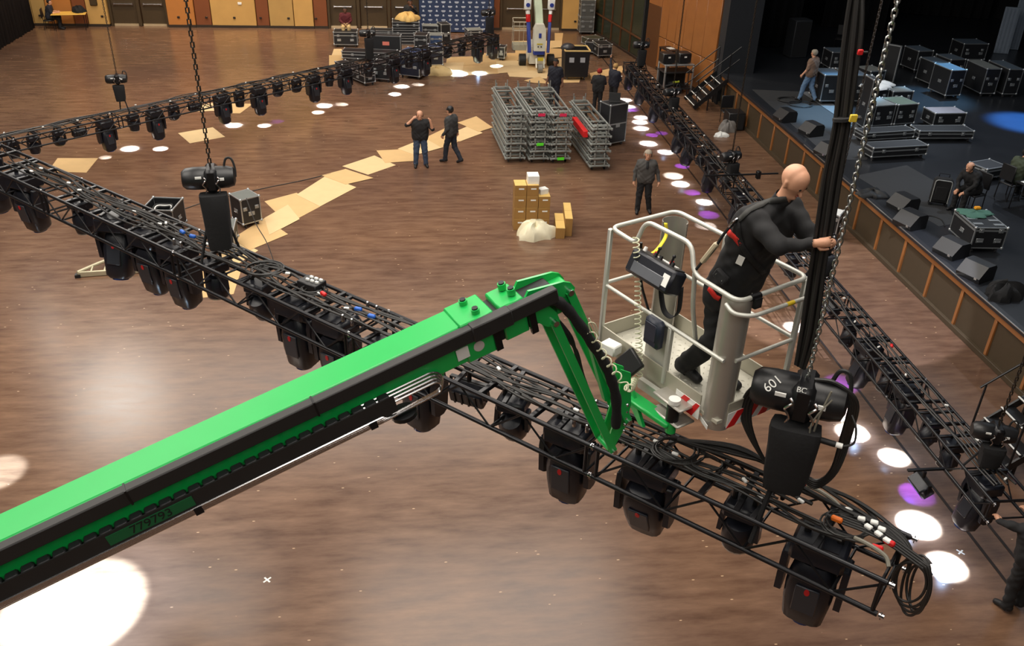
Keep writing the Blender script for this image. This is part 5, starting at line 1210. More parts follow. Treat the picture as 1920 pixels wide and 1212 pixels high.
MB().cyl((-.15, -.1, .2), (.1, -.1, .22), .04, n=8).build('connector', mat('yellow_green', (200, 214, 60), .5), o)
# black table with sheets against the wood wall
P = at(1280, 150); tb = thing('side_table', 'black side table with papers against the wood wall', 'table', (P.x-.75, P.y-.1, 0), R(-75))
MB().box((0, 0, 1.3), (.9, .5, .05), bev=.01).build('tabletop', BLKM, tb)
for x in (-.45, .45):
    for y in (-.2, .2): MB().box((x*.9, y, .64), (.05, .05, 1.28)).build('leg', BLKM, tb)
MB().box((0, .05, 1.33), (.35, .25, .01)).build('paper', mat('paper_grey', (190, 190, 186), .6), tb)
# ------------------------------------------------------------------ stage stairs
bl, br, tr_p = at(1290, 190), at(1303, 208), at(1378, 160, SH); 
ex = V((0, -1, 0)); wst = 1.25; sb = V((10.62, 33.7, 0)); run = 1.15; nst = 5
ST = thing('stage_stairs', 'black portable steps with white nosings up to the stage', 'stairs', (10.55, 33.0, 0))
for i in range(nst):
    x = i*(run/nst); z = (i+1)*SH/(nst+1)
    t_ = MB().box((x+.13, 0, z), (.27, wst, .035), bev=.004).build('tread', BLK, ST); MB().box((-.13+x+.13, 0, z+.02), (.035, wst, .012)).build('nosing', WHT, t_)
for s in (-1, 1):
    MB().beam((0, s*wst/2, .1), (run, s*wst/2, SH-.05), .04, .16, (0, 0, 1)).build('stringer', BLK, ST)
    for (x, z) in ((.05, .2), (run, SH)): MB().cyl((x, s*(wst/2+.03), z-.1), (x, s*(wst/2+.03), z+.95), .02, n=8).build('handrail_post', BLKM, ST)
    for dz in (.95, .5): MB().cyl((-.05, s*(wst/2+.03), .2+dz-.05), (run+.35, s*(wst/2+.03), SH+dz+.25), .02, n=8).build('handrail', BLKM, ST)
    for x in (.55, 1.1): MB().beam((x, s*(wst/2-.06), 0), (x, s*(wst/2-.06), x/run*SH*.9), .04, .04).build('leg', BLK, ST)
# second set of steps at the near end of the stage (only its rail shows)
P = at(1880, 800, .3); S2 = thing('stage_stairs', 'black steps with bright nosings beside the open end of the truss', 'stairs', (9.9, 11.6, 0))
for i in range(4):
    x = i*.26; z = .22*(i+1); t_ = MB().box((x+.13, 0, z), (.27, 1.1, .035), bev=.004).build('tread', BLK, S2); MB().box((x, 0, z+.02), (.03, 1.1, .012)).build('nosing', WHT, t_)
for s in (-1, 1):
    MB().beam((0, s*.55, .1), (1.05, s*.55, .95), .04, .14).build('stringer', BLK, S2); MB().beam((.3, s*.5, 0), (.3, s*.5, .3), .04, .04).beam((.95, s*.5, 0), (.95, s*.5, .85), .04, .04).build('leg', BLK, S2)
    MB().cyl((.1, s*.58, .1), (.1, s*.58, 1.15), .02, n=8).cyl((.0, s*.58, 1.1), (1.3, s*.58, 2.1), .02, n=8).cyl((1.1, s*.58, .9), (1.1, s*.58, 1.95), .02, n=8).build('handrail', BLKM, S2)
# pile beside the stage front
o = thing('black_chair', 'black stacking chair with bags piled on it by the stage front', 'chair', at(1362, 232))
MB().box((0, 0, .45), (.46, .44, .05), bev=.02).build('seat', BLK, o); MB().box((0, .22, .75), (.46, .04, .45), bev=.015).build('backrest', BLK, o)
for x in (-.2, .2):
    for y in (-.18, .18): MB().cyl((x, y, 0), (x, y, .44), .014, n=6).build('leg', BLKM, o)
heap('grey_bag', 1362, 246, .3, .35, mat('grey_cloth', (120, 116, 112), .8), 'grey cloth bag slumped on the floor by the stage front', 'bag', 7)
heap('paper_heap', 1352, 255, .25, .12, WHT, 'crumpled white paper on the floor by the stage front', 'paper', 9)
P = at(1397, 246); o = thing('stage_subwoofer', 'black cube loudspeaker on the floor against the stage front', 'loudspeaker', (11.4, P.y+.3, 0)); MB().box((0, 0, .33), (.6, .6, .62), bev=.02).build('cabinet', BLK, o); MB().box((0, -.305, .33), (.52, .015, .54)).build('grille', FAB, o)
# small steel case on floor by the stage
pcase((1534, 438), (1566, 446), 398, .5, 'white-topped rack case on the floor by the stage front', top=WHT, lid=.8)
# ------------------------------------------------------------------ cases under the front truss on the floor
pcase((456, 423), (492, 413), 376, .6, 'black road case with cable over its lid on the cardboard path', lid=0, top=mat('grey_lid_top', (96, 100, 96), .6))  # lid panel is paler and greyer than the sides
pcase((396, 470), (442, 468), 436, .8, 'low black road case behind the chain bag of the hoist', top=MATS['grey_lid_top'], lid=0)
o, C, ex, ey, w_, h_ = pcase((272, 438), (330, 440), 393, .85, 'open-topped road case full of cable behind the truss', open_top=True, lid=0)
for k_ in range(3):
    MB().tube([(C.x+math.cos(t)*(.2+.03*k_)*.9, C.y+math.sin(t)*(.2+.03*k_), h_-.16+.03*k_+.02*math.sin(3*t)) for t in [2*math.pi*i/20 for i in range(20)]], .018, 6, closed=True).build('cable_coil', RUB if k_ != 1 else WHT, o, o.matrix_basis.inverted())
# curved truss piece
A, B = at(147, 520), at(262, 512); ex = (B-A).normalized(); ey = V((-ex.y, ex.x, 0)); L = (B-A).length
cv = thing('curved_truss', 'pale curved ladder truss segment lying on the floor', 'truss'); cv.matrix_basis = frame(V((A.x, A.y, 0)), ex, ey, V((0, 0, 1)))
CVM = mat('raw_aluminium', (196, 188, 160), .45, .4)
arc = [(L*t, .95*math.sin(math.pi*min(1, t*.56+.0))*.9, .12) for t in [i/14 for i in range(15)]]
MB().beam((0, 0, .07), (L, 0, .07), .06, .12, bev=.008).build('chord', CVM, cv); MB().tube(arc, .04, 8).build('curved_chord', CVM, cv)
for t in (3, 6, 9, 12): MB().cyl((arc[t][0], 0, .1), arc[t], .022, n=6).build('rung', CVM, cv)
MB().box((0, 0, .04), (.12, .12, .08)).build('end_block', BLK, cv)
# ------------------------------------------------------------------ cardboard boxes pile
bx = mat('kraft_box', (158, 118, 62), .8, var=.1); bxl = mat('kraft_box_light', (214, 178, 104), .8, var=.08)
BM = [bx, bxl]
def carton(P, sz, rz, label, m=bx, tilt=0, group='carton boxes piled on the floor', lid=bxl, lab=True):
    o = thing('carton', label, 'box', P, rz, group); o.rotation_euler = (tilt, 0, rz)
    MB().box((0, 0, sz[2]/2), sz, bev=.006).build('box_body', m, o)
    for s in (-1, 1): MB().box((0, s*sz[1]*.252, sz[2]+.002), (sz[0]*.98, sz[1]*.49, .005)).build('flap', lid, o)
    if lab: MB().box((.02, -sz[1]/2-.002, sz[2]*.7), (sz[0]*.45, .004, sz[2]*.12)).build('shipping_label', WHT, o)
    return o
P0 = at(974, 433); cols = ((0, 4), (.32, 4), (.64, 3)); sz = (.31, .42, .31); nm3 = ('beside the cable coil', 'in the middle', 'beside the long cartons')
for ci, (x, n) in enumerate(cols):
    for k_ in range(n): carton(P0+V((x, .25, k_*.317)), sz, 0, '%s carton from the floor in the column %s' % (ordn[k_], ('at the open side', 'in the middle', 'beside the long cartons')[ci]))
carton(P0+V((.34, .3, 4*.312+.005)), (.3, .34, .22), 0, 'small white carton on top of the carton pile', WHT, lid=WHT, lab=False)
carton(P0+V((.62, .3, 3*.312+.005)), (.24, .2, .14), .4, 'white carton with torn lid on the shortest column', WHT, lid=WHT, lab=False)
carton(P0+V((1.06, -.05, 0)), (.24, 1.0, .3), -.1, 'long carton lying flat beside the carton columns', lab=False)
carton(P0+V((1.3, .15, 0)), (.2, 1.1, .5), -.1, 'tall long carton leaning at the end of the carton pile', lab=False, lid=bxl)
heap('black_bag', 1017, 428, .12, .62, FAB, 'black bag wedged among the carton boxes', 'bag', 12).location.z = 0
heap('white_cloth', 1003, 444, .5, .4, mat('cream_cloth', (238, 230, 200), .85, bump=.25), 'crumpled cream cloth heaped in front of the carton boxes', 'cloth', 4, sx=1.0, sy=.62)
# ------------------------------------------------------------------ table of the seated man
tb = thing('folding_table', 'yellow folding table the far seated man writes on', 'table', (TB.x-.05, TB.y+.75, 0), R(10))
MB().box((0, 0, .74), (1.5, .76, .035), bev=.01).build('tabletop', mat('yellow_top', (226, 180, 84), .5), tb)
for x in (-.65, .65):
    for y in (-.3, .3): MB().cyl((x, y, 0), (x, y, .73), .015, n=6).build('leg', BLKM, tb)
o = heap('black_bag', 140, 40, .3, .25, FAB, 'black bag resting on the yellow folding table', 'bag', 15); o.location = (TB.x+.35, TB.y+.95, .765)
def chair(P, yaw, label):
    o = thing('black_chair', label, 'chair', P, yaw); MB().box((0, -.02, .43), (.46, .44, .05), bev=.02).build('seat', BLK, o); MB().box((0, -.27, .75), (.44, .035, .42), bev=.015).build('backrest', BLK, o)
    for x in (-.2, .2):
        MB().cyl((x, .17, 0), (x, .15, .42), .014, n=6).build('leg', BLKM, o); MB().tube([(x, -.24, 0), (x, -.22, .43), (x, -.27, .9)], .014, 6).build('back_leg', BLKM, o)
    return o
chair(CH10, R(-80), 'black chair under the man at the yellow table'); chair(CH12, R(110), 'black chair under the balding man on the stage'); chair(CH13, R(-75), 'black chair under the man in the olive jacket')
P = at(1925, 395, SH); tb = thing('folding_table', 'dark work table with papers in front of the man in olive', 'table', (P.x+.2, P.y, SH), R(15))
MB().box((0, 0, .73), (1.2, .7, .035), bev=.01).build('tabletop', BLKM, tb); MB().box((-.3, .1, .752), (.4, .3, .006)).build('paper', WHT, tb)
for x in (-.55, .55):
    for y in (-.3, .3): MB().cyl((x, y, 0), (x, y, .72), .015, n=6).build('leg', BLKM, tb)
# ================================================================== STAGE EQUIPMENT
BTOP = mat('blue_lit_lid', (92, 104, 116), .35, .1)  # blue stage light on the lids is put into this colour
S_ = dict(z=SH)
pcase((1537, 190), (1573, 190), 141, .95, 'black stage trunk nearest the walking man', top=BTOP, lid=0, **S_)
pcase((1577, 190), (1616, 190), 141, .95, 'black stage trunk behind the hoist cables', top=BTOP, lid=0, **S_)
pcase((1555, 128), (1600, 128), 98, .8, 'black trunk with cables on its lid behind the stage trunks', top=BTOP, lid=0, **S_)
pcase((1618, 240), (1630, 240), 150, .6, 'tall narrow trunk half hidden behind the hoist cables', lid=0, **S_)
pcase((1634, 237), (1672, 234), 199, .85, 'grey-topped stage trunk beside the low cases', top=GRYP, lid=0, **S_)
pcase((1676, 234), (1714, 231), 197, .85, 'green-papered stage trunk beside the low cases', top=mat('greenish_top', (88, 104, 92), .6), lid=0, **S_)
pcase((1618, 264), (1713, 258), 250, .5, 'long low flight case against the stage trunks', lid=.6, **S_)
pcase((1634, 296), (1737, 290), 278, .55, 'long low flight case standing furthest from the stage trunks', lid=.6, **S_)
pcase((1721, 260), (1824, 260), 246, .6, 'long low flight case in front of the white-topped trunk', lid=.6, **S_)
pcase((1748, 236), (1807, 235), 213, .7, 'white-topped trunk behind the long low case', top=mat('pale_top', (150, 150, 160), .5), lid=0, **S_)
pcase((1622, 197), (1662, 195), 170, .65, 'black trunk under the crumpled white cloth', lid=0, **S_)
pcase((1669, 197), (1708, 196), 172, .6, 'black trunk with a tilted grey lid beside the white cloth', top=GRYP, lid=0, **S_)
pcase((1628, 158), (1656, 156), 134, .8, 'small black trunk in front of the raised case lid', top=GRYP, lid=0, **S_)
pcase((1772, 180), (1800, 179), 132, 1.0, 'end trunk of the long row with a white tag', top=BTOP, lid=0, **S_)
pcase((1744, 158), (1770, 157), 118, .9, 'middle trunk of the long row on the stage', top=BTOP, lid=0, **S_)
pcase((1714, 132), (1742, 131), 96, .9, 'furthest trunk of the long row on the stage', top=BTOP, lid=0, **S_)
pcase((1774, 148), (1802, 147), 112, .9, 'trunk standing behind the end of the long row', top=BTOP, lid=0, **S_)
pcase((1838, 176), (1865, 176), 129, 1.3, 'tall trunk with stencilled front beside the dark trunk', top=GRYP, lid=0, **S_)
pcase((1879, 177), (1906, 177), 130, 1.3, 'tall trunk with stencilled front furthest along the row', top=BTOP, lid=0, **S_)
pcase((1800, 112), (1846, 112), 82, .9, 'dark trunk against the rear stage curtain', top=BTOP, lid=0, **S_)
o, C, ex, ey, w_, h_ = pcase((1818, 466), (1879, 467), 427, 1.05, 'silver-edged road case with a green cloth and orange box on it', lid=.85, **S_)
for x, y in ((-.3, -.3), (-.3, .0), (.3, -.1), (.3, -.35)): MB().box((x*w_, y, h_+.003), (.22, .1, .008)).build('lid_dish', TRIM, o)
oc = heap('green_cloth', 1850, 420, .34, .05, mat('green_cloth', (64, 104, 90), .85), 'green cloth on the silver-edged road case', 'cloth', 21, sx=1.2); oc.location = (C.x, C.y+.28, SH+h_+.008)
ob = thing('orange_box', 'small orange box on the silver-edged road case', 'box', (C.x+.12, C.y+.42, SH+h_+.06)); MB().box((0, 0, .03), (.14, .09, .06), bev=.01).build('box_body', mat('orange_plastic', (236, 160, 30), .5), ob); MB().box((0, 0, .062), (.1, .06, .006)).build('box_lid', MATS['orange_plastic'], ob)
pcase((1812, 322), (1846, 336), 304, .8, 'low silver-edged case behind the seated balding man', lid=.7, **S_)
# stencilled lines on the two tall trunks are abstract bars of paint
for nm, px in (('a', 1851), ('b', 1892)): pass
# raised case lid
A, B = at(1647, 134, SH+.3), at(1678, 140, SH+.3)
ex = (B-A).normalized(); ey = V((-ex.y, ex.x, 0)); C = (A+B)/2; C.z = SH
ld = thing('case_lid', 'large case lid standing upright behind the trunks', 'case lid'); ld.matrix_basis = frame(C, ex, ey, V((0, 0, 1))); wl = (B-A).length
MB().box((0, 0, .68), (wl, .08, 1.3), bev=.01).build('lid_panel', CASE, ld)
for s in (-1, 1): MB().box((s*wl/2, 0, .68), (.04, .11, 1.34)).build('lid_edge', TRIM, ld)
MB().box((0, 0, 1.34), (wl, .11, .04)).box((0, 0, .02), (wl, .11, .04)).build('lid_edge', TRIM, ld)
oc = heap('white_cloth', 1645, 186, .62, .16, WHT, 'crumpled white cloth thrown over a stage trunk', 'cloth', 31, sx=1.1, sy=.75)
Pt = at(1643, 196, SH+.12); oc.location = (Pt.x, Pt.y+.42, SH+.12+rise(Pt, 168)+.005)
# wedge monitors
WEDG = MB().prism([(-.28, 0), (.24, 0), (.28, .12), (.05, .36), (-.22, .36), (-.28, .3)], .56, frame((0, 0, 0), (0, -1, 0), (0, 0, 1), (-1, 0, 0)) @ T(0, 0, -.28))
wm = None
gw = 'wedge monitors along the stage lip'
def wedge(px, py, yaw, label):
    r = thing('wedge_monitor', label, 'loudspeaker', at(px, py, SH)+V((0, 0, .002)), yaw, gw)
    WEDG.build('cabinet', BLK, r)
    MB().box((0, 0, 0), (.5, .01, .28), bev=.004).build('grille', FAB, r, T(0, .175, .245) @ Mx.Rotation(R(-44), 4, 'X'))
    MB().box((.2, -.3, .12), (.06, .012, .05)).build('connector_plate', ALU, r)
for (px, py, a, lab) in ((1470, 226, -80, 'wedge monitor in front of the walking man'), (1519, 252, -75, 'wedge monitor at the start of the grey strip'), (1549, 292, -75, 'wedge monitor beside the hoist cables'), (1690, 392, -75, 'wedge monitor behind the coiled cable on the stage lip'),
                         (1703, 424, -70, 'wedge monitor on the stage lip next to the bright nosing'), (1780, 478, -70, 'wedge monitor in front of the silver-edged road case'), (1826, 520, -65, 'wedge monitor beside the black bag on the stage')): wedge(px, py, R(a), lab)
heap('black_bag', 1880, 556, .38, .3, FAB, 'black duffel bag on the stage lip', 'bag', 41, z=SH)
heap('cable_pile', 1636, 366, .4, .14, RUB, 'dark cable pile on the stage lip', 'cables', 42, z=SH)
# suitcase
P = at(1757, 384, SH); sc_ = thing('suitcase', 'black rolling suitcase with grey piping on the stage', 'suitcase', P+V((0, 0, 0)), R(-25))
MB().box((0, 0, .4), (.46, .26, .66), bev=.06).build('shell', FAB, sc_); MB().tube(arc_pts([(-.2, -.135, .1), (-.2, -.135, .7), (.2, -.135, .7), (.2, -.135, .1)], .08, 4), .012, 6).build('piping', mat('grey_piping', (150, 152, 150), .5), sc_)
MB().box((0, -.14, .35), (.3, .03, .36), bev=.02).build('front_pocket', FAB, sc_)
for x in (-.18, .18): MB().cyl((x-.02, .08, .035), (x+.02, .08, .035), .035, n=10).build('wheel', RUB, sc_)
MB().tube([(-.12, .12, .72), (-.12, .12, .8), (.12, .12, .8), (.12, .12, .72)], .012, 6).build('handle', BLKM, sc_)
for s in (-1, 1): MB().box((s*.2, 0, .035), (.05, .24, .07)).build('foot', BLK, sc_)
# pale chair, tall loudspeaker and pale panels in the dark
P = at(1572, 92, SH); o = chair(P, R(150), 'pale folding chair in the dark behind the trunks')
P = at(1486, 112, SH); o = thing('speaker_cabinet', 'tall black loudspeaker cabinet by the stage curtain', 'loudspeaker', P+V((.3, .6, 0)), R(10)); MB().box((0, 0, .75), (.75, .6, 1.48), bev=.02).build('cabinet', mat('cabinet_grey', (40, 42, 46), .6), o); MB().box((0, -.305, .75), (.66, .015, 1.36)).build('grille', FAB, o)
for px, py, lab, hh, ww in ((1879, 108, 'ribbed grey panel leaning at the stage rear', 1.9, .6), (1900, 100, 'pale blue lit panel leaning at the stage rear', 2.9, .5)):
    P = at(px, py, SH); o = thing('leaning_panel', lab, 'panel', P+V((.4, .8, 0)), R(-20)); MB().box((0, .0, hh/2), (ww, .06, hh), Mx.Rotation(-.08, 3, 'X'), bev=.01).build('panel_board', mat('pale_panel', (120, 130, 142), .6), o)
    for k_ in range(4): MB().box((-ww/2+.08+k_*(ww-.16)/3, -.05, hh/2), (.03, .04, hh*.94), Mx.Rotation(-.08, 3, 'X')).build('rib', MATS['pale_panel'], o)
# cable loop on the stage floor
for px, py, lab in ((1480, 188, 'loop of cable on the carpet behind the wedge monitors'), (1500, 196, 'second loop of cable near the walking man')):
    P = at(px, py, SH+.02); mb = MB()
    pts = [(P.x+.35*math.cos(t)*(1+.02*t), P.y+.3*math.sin(t)*(1+.02*t), SH+.022+.002*t) for t in [i*.35 for i in range(40)]]
    tag(mb.tube(pts, .014, 5).build('floor_cable', RUB), lab, 'cable')
pts = smooth_pts([at(1722, 408, SH+.02), at(1745, 405, SH+.02), at(1765, 412, SH+.02), at(1772, 425, SH+.02)], 6); tag(MB().tube(pts, .012, 5).build('floor_cable', RUB), 'cable running from the wedge monitor to the road case', 'cable')
# ================================================================== CABLES
CABM = mat('cable_black', (34, 33, 32), .45); CABG = mat('cable_grey', (120, 116, 104), .55)
def truss_cable(tr, s0, s1, y0, r, seed, label, group, m=CABM, amp=.09, z0=.05):
    rnd = random.Random(seed); n = max(4, int(abs(s1-s0)/.45)); pts = []
    y = y0
    for i in range(n+1):
        s = s0+(s1-s0)*i/n; y += rnd.uniform(-amp, amp)*.6; y = min(TW-.06, max(.06, y+(y0-y)*.25)); pts.append(tr.pos(s, y, z0+rnd.uniform(-.012, .05)))
    c = pts[0].copy(); mb = MB().tube([p-c for p in smooth_pts(pts, 5)], r, 6)
    o = mb.build('cable', m, None, T(c)); tag(o, label, 'cable', group); return pts
lf, gf = 'black cable lying along the truss beneath the boom', 'cables along the truss beneath the boom'
for i in range(7): truss_cable(TF, .3+random.uniform(0, .8), 13.5-random.uniform(0, 1), .14+.055*i, .011+.003*(i % 3), 10+i, lf, gf)
for i, (a, b_) in enumerate(((.2, 3.5), (.5, 5.2), (2.0, 6.0), (7, 11), (9.5, 14), (3.5, 8))): truss_cable(TF, a, b_, .2+.05*i, .012, 40+i, lf, gf, amp=.16, z0=.075)
ll, gl = 'black cable lying along the low truss over the open floor', 'cables along the low truss over the floor'
for i in range(4): truss_cable(TL, -2.5, 18.5, .16+.09*i, .014, 60+i, ll, gl)
lr, gr_ = 'black cable lying along the truss beside the stage', 'cables along the truss beside the stage'
for i in range(5): truss_cable(TRT, .3, 24, .14+.08*i, .014, 70+i, lr, gr_)
def coil_at(P, r, n, label, tilt=(0, 0), m=CABM, rc=.009, seed=0, cat='cable'):
    rnd = random.Random(seed); pts = []; R0 = (Mx.Rotation(tilt[0], 3, 'X') @ Mx.Rotation(tilt[1], 3, 'Y'))
    for i in range(n*16):
        t = 2*math.pi*i/16; k = 1+.14*math.sin(t/n*3+seed)+.08*math.sin(t*.37)
        pts.append(R0 @ V((r*k*math.cos(t)+.03*math.sin(t*.21), r*.85*k*math.sin(t)+.03*math.cos(t*.31), .012*math.sin(t*.5)+.004*i/16)))
    return tag(MB().tube(pts, rc, 5).build('cable_coil', m, None, T(P)), label, cat)
for px, lab, r_, n_ in ((497, 'loose coil of black cable on the truss near the hoist over the road cases', .2, 6), (1268, 'coil of black cable on the truss below the lift basket', .19, 5), (1322, 'small ring of cable on the truss beside the chain bag', .12, 2), (1585, 'coil of black cable over the last moving light of the truss', .17, 4), (585, 'tangle of cable next to the connector box on the truss', .13, 3)):
    s = TF.find(px, TW*.5, .06); coil_at(TF.pos(s, TW*.5, .09), r_, n_, lab, seed=px)
# loops drooping off the end of the truss
E_ = TF.pos(-.02, TW*.5, 0)
for k_ in range(6):
    cx_ = TF.pos(-.1-.015*k_, .34+.02*k_, -.2-.02*k_); a0 = .5*k_; hd_ = (dF*math.cos(a0*.4)+nF*math.sin(a0*.4)); r1, r2 = .12+.012*(k_ % 3), .2+.035*(k_ % 4)
    pts = [TF.pos(.55, .3+.03*k_, .1), TF.pos(.2, .32+.03*k_, .1)]+[cx_+hd_*(-r1*math.cos(t+1.2))+V((0, 0, r2*math.sin(t+1.2))) for t in [i*.42 for i in range(22)]]
    tag(MB().tube([p-E_ for p in smooth_pts(pts, 3)], .011, 6).build('cable_loop', CABM, None, T(E_)), 'black cable loop drooping off the end of the truss', 'cable', 'cable loops off the truss end')
for k_ in range(5):
    s = 1.9-.1*k_; pts = smooth_pts([TF.pos(2.0, .42, .12), TF.pos(1.5, .5+.03*((k_*3) % 5), .1+.02*k_), TF.pos(1.0, .5+.04*((k_*2) % 5), .09+.012*((k_*4) % 5)), TF.pos(.5, .42+.05*((k_*3+1) % 5), .1+.015*k_), TF.pos(.15, .42+.03*k_, .08), TF.pos(-.02, .4+.02*k_, .0), TF.pos(-.07, .38, -.15)], 7)
    tag(MB().tube([p-E_ for p in pts], .016, 6).build('feeder_cable', CABM, None, T(E_)), 'thick black feeder cable curving from the hoist to the truss end', 'cable', 'feeder cables at the truss end')
# connectors and tags
def tagbox(P, sz, yaw, m, nm, label, cat, group=None):
    o = thing(nm, label, cat, P, yaw, group); MB().box((0, 0, 0), sz, bev=min(sz)*.25).build('body', m, o); MB().cyl((sz[0]*.5, 0, 0), (sz[0]*.5+.03, 0, 0), min(sz)*.35, n=8).build('cable_gland', RUB, o); return o
ya = math.atan2(dF.y, dF.x)
rnd = random.Random(5)
for px, y in ((60, .2), (78, .35), (130, .3), (150, .25), (252, .3), (300, .28), (312, .35), (390, .3), (540, .4), (600, .3), (650, .25), (935, .35), (1080, .25), (1098, .4), (1230, .3), (1265, .25), (1395, .3), (1425, .2), (1500, .35), (1590, .5)):
    s = TF.find(px, y, .07); tagbox(TF.pos(s, y, .105), (.06, .03, .025), ya+rnd.uniform(-.6, .6), WHT, 'cable_tag', 'small white tag taped round a cable on the truss beneath the boom', 'cable tag', 'white tags on the truss beneath the boom')
for px, y in ((1612, .42), (1625, .36), (1636, .44), (1644, .33), (1650, .4), (1660, .3)):
    s = TF.find(px, y, .07); tagbox(TF.pos(s, y, .13), (.06, .045, .03), ya+rnd.uniform(-.4, .4), WHT, 'connector', 'white connector in the cluster at the end of the truss', 'connector', 'white connectors at the truss end')
for px, y, m, lab in ((1500, .55, RED, 'red collared plug beside the chain bag'), (1642, .18, RED, 'red collared plug at the truss end'), (1665, .3, RED, 'short red collared plug among the white connectors'), (607, .3, RED, 'red plug on the connector box of the truss'), (672, .3, BLU, 'blue connector on the truss beside the boom'), (697, .28, BLU, 'second blue connector on the truss beside the boom'), (343, .3, BLU, 'blue connector on the truss near the chain bag'), (362, .3, BLU, 'second blue connector on the truss near the chain bag'), (1567, .3, mat('orange_conn', (222, 110, 30), .5), 'orange connector among the cables at the truss end')):
    s = TF.find(px, y, .08); tagbox(TF.pos(s, y, .12), (.09, .045, .045), ya+rnd.uniform(-.3, .3), m, 'connector', lab, 'connector')
for (px, y, q) in ((1512, .55, .35), (1600, .18, .3)):
    s = TF.find(px, y, .08); p0 = TF.pos(s, y, .12); pts = smooth_pts([p0, TF.pos(s-.12, y-.03, .14), TF.pos(s-.25, y-.05, .12), TF.pos(s-q, y-.1, .08)], 6)
    tag(MB().tube([p-p0 for p in pts], .017, 8).build('plug_tail', CABG, None, T(p0)), 'ribbed grey cable tail beside the red plug %s' % ('near the chain bag' if px < 1550 else 'at the truss end'), 'cable')
s = TF.find(585, .4, .08); o = thing('connector_box', 'black connector box with white plugs on the truss', 'connector box', TF.pos(s, .4, .1), ya+.1); MB().box((0, 0, 0), (.28, .2, .1), bev=.01).build('box_body', BLK, o)
for k_ in range(6): MB().box((-.1+.07*(k_ % 3), -.05+.07*(k_//3), .06), (.045, .03, .03), bev=.005).build('plug', WHT, o)
# bright clamp bolts near the joints
for s in (5.75, 8.75, 2.75):
    for y in (.12, .5):
        for q in (0, .14): tag(MB().cyl((0, 0, 0), (0, 0, .07), .018, n=10).ball((0, 0, .07), .02, n=8, m=5).build('clamp_bolt', STEEL, None, T(TF.pos(s+q, y, .024))), 'bright clamp bolt standing on the truss beneath the boom', 'bolt', 'clamp bolts on the truss')
for i in range(26):
    s = .4+i*.9; o = tag(MB().box((0, 0, 0), (.06, .03, .03), bev=.006).build('cable_tag', WHT, None, T(TRT.pos(s, rnd.uniform(.15, .5), .09)) @ RZ(rnd.uniform(0, 3))), 'small white tag taped round a cable on the truss beside the stage', 'cable tag', 'white tags on the stage-side truss')
for i in range(20):
    s = -1+i*.97; o = tag(MB().box((0, 0, 0), (.06, .03, .03), bev=.006).build('cable_tag', WHT, None, T(TL.pos(s, rnd.uniform(.15, .5), .09)) @ RZ(rnd.uniform(0, 3))), 'small white tag taped round a cable on the low truss', 'cable tag', 'white tags on the low truss')
s = TRT.find(1672, .45, .1); p0 = TRT.pos(s, .45, .1); tagbox(p0, (.1, .05, .05), 1.2, RED, 'connector', 'red plug on the truss beside the stage', 'connector')
# clamped pipe across the stage-side truss
s = TRT.find(1392, .3, .3); p0 = TRT.pos(s, .3, .35); pp = thing('clamped_pipe', 'black pipe clamped crosswise over the truss beside the stage', 'pipe', p0, R(4)); MB().cyl((-1.0, 0, 0), (.95, 0, 0), .025, n=8).build('pipe', BLKM, pp)
MB().box((.42, 0, -.02), (.1, .12, .2), bev=.01).build('pipe_clamp', BLKM, pp); MB().cyl((-.2, 0, -.36), (-.2, 0, 0), .02, n=8).build('stand_off', BLKM, pp)
# cable bundle running down beside the hoist chain
nC = pn_
def cp_(px, py, off=0.0, lat=0.0): return atp(px, py, ch+nC*off, nC)+d*lat
rp = random.Random(9)
tops = [(1608, -20), (1600, 60), (1590, 150), (1577, 240), (1562, 330), (1546, 420), (1534, 490), (1526, 560), (1514, 630), (1500, 688)]
for k_ in range(6):
    lat = -.055+.022*k_; off = .02*((k_*2) % 3)-.02
    pts = smooth_pts([cp_(x, y, off, lat*(1 if 0 < i < 9 else .7)+rp.uniform(-.008, .008)) for i, (x, y) in enumerate(tops)], 5); p0 = pts[0].copy()
    up_ = V((p0.x, p0.y, CEIL-.02)); tag(MB().tube([p-p0 for p in [up_]+pts], .0165, 7).build('riser_cable', CABM, None, T(p0)), 'thick black cable rising beside the hoist chain in a bundle', 'cable', 'bundle of cables beside the hoist chain')
o = MB().tube([cp_(1588+t, 220, -.02, l) for t, l in ((0, 0),)]+[cp_(1588, 226, -.02, 0)], .09, 10).build('bundle_wrap', FAB); tag(o, 'black wrap tying the cable bundle beside the chain', 'wrap')
tagbox(cp_(1600, 222, -.1), (.05, .02, .05), 0, mat('yellow_tag', (226, 196, 60), .5), 'yellow_clip', 'yellow clip on the wrap of the cable bundle', 'clip')
tagbox(cp_(1613, 98, -.05), (.035, .02, .035), 0, RED, 'red_tape', 'red tape mark on the cable bundle', 'tape')
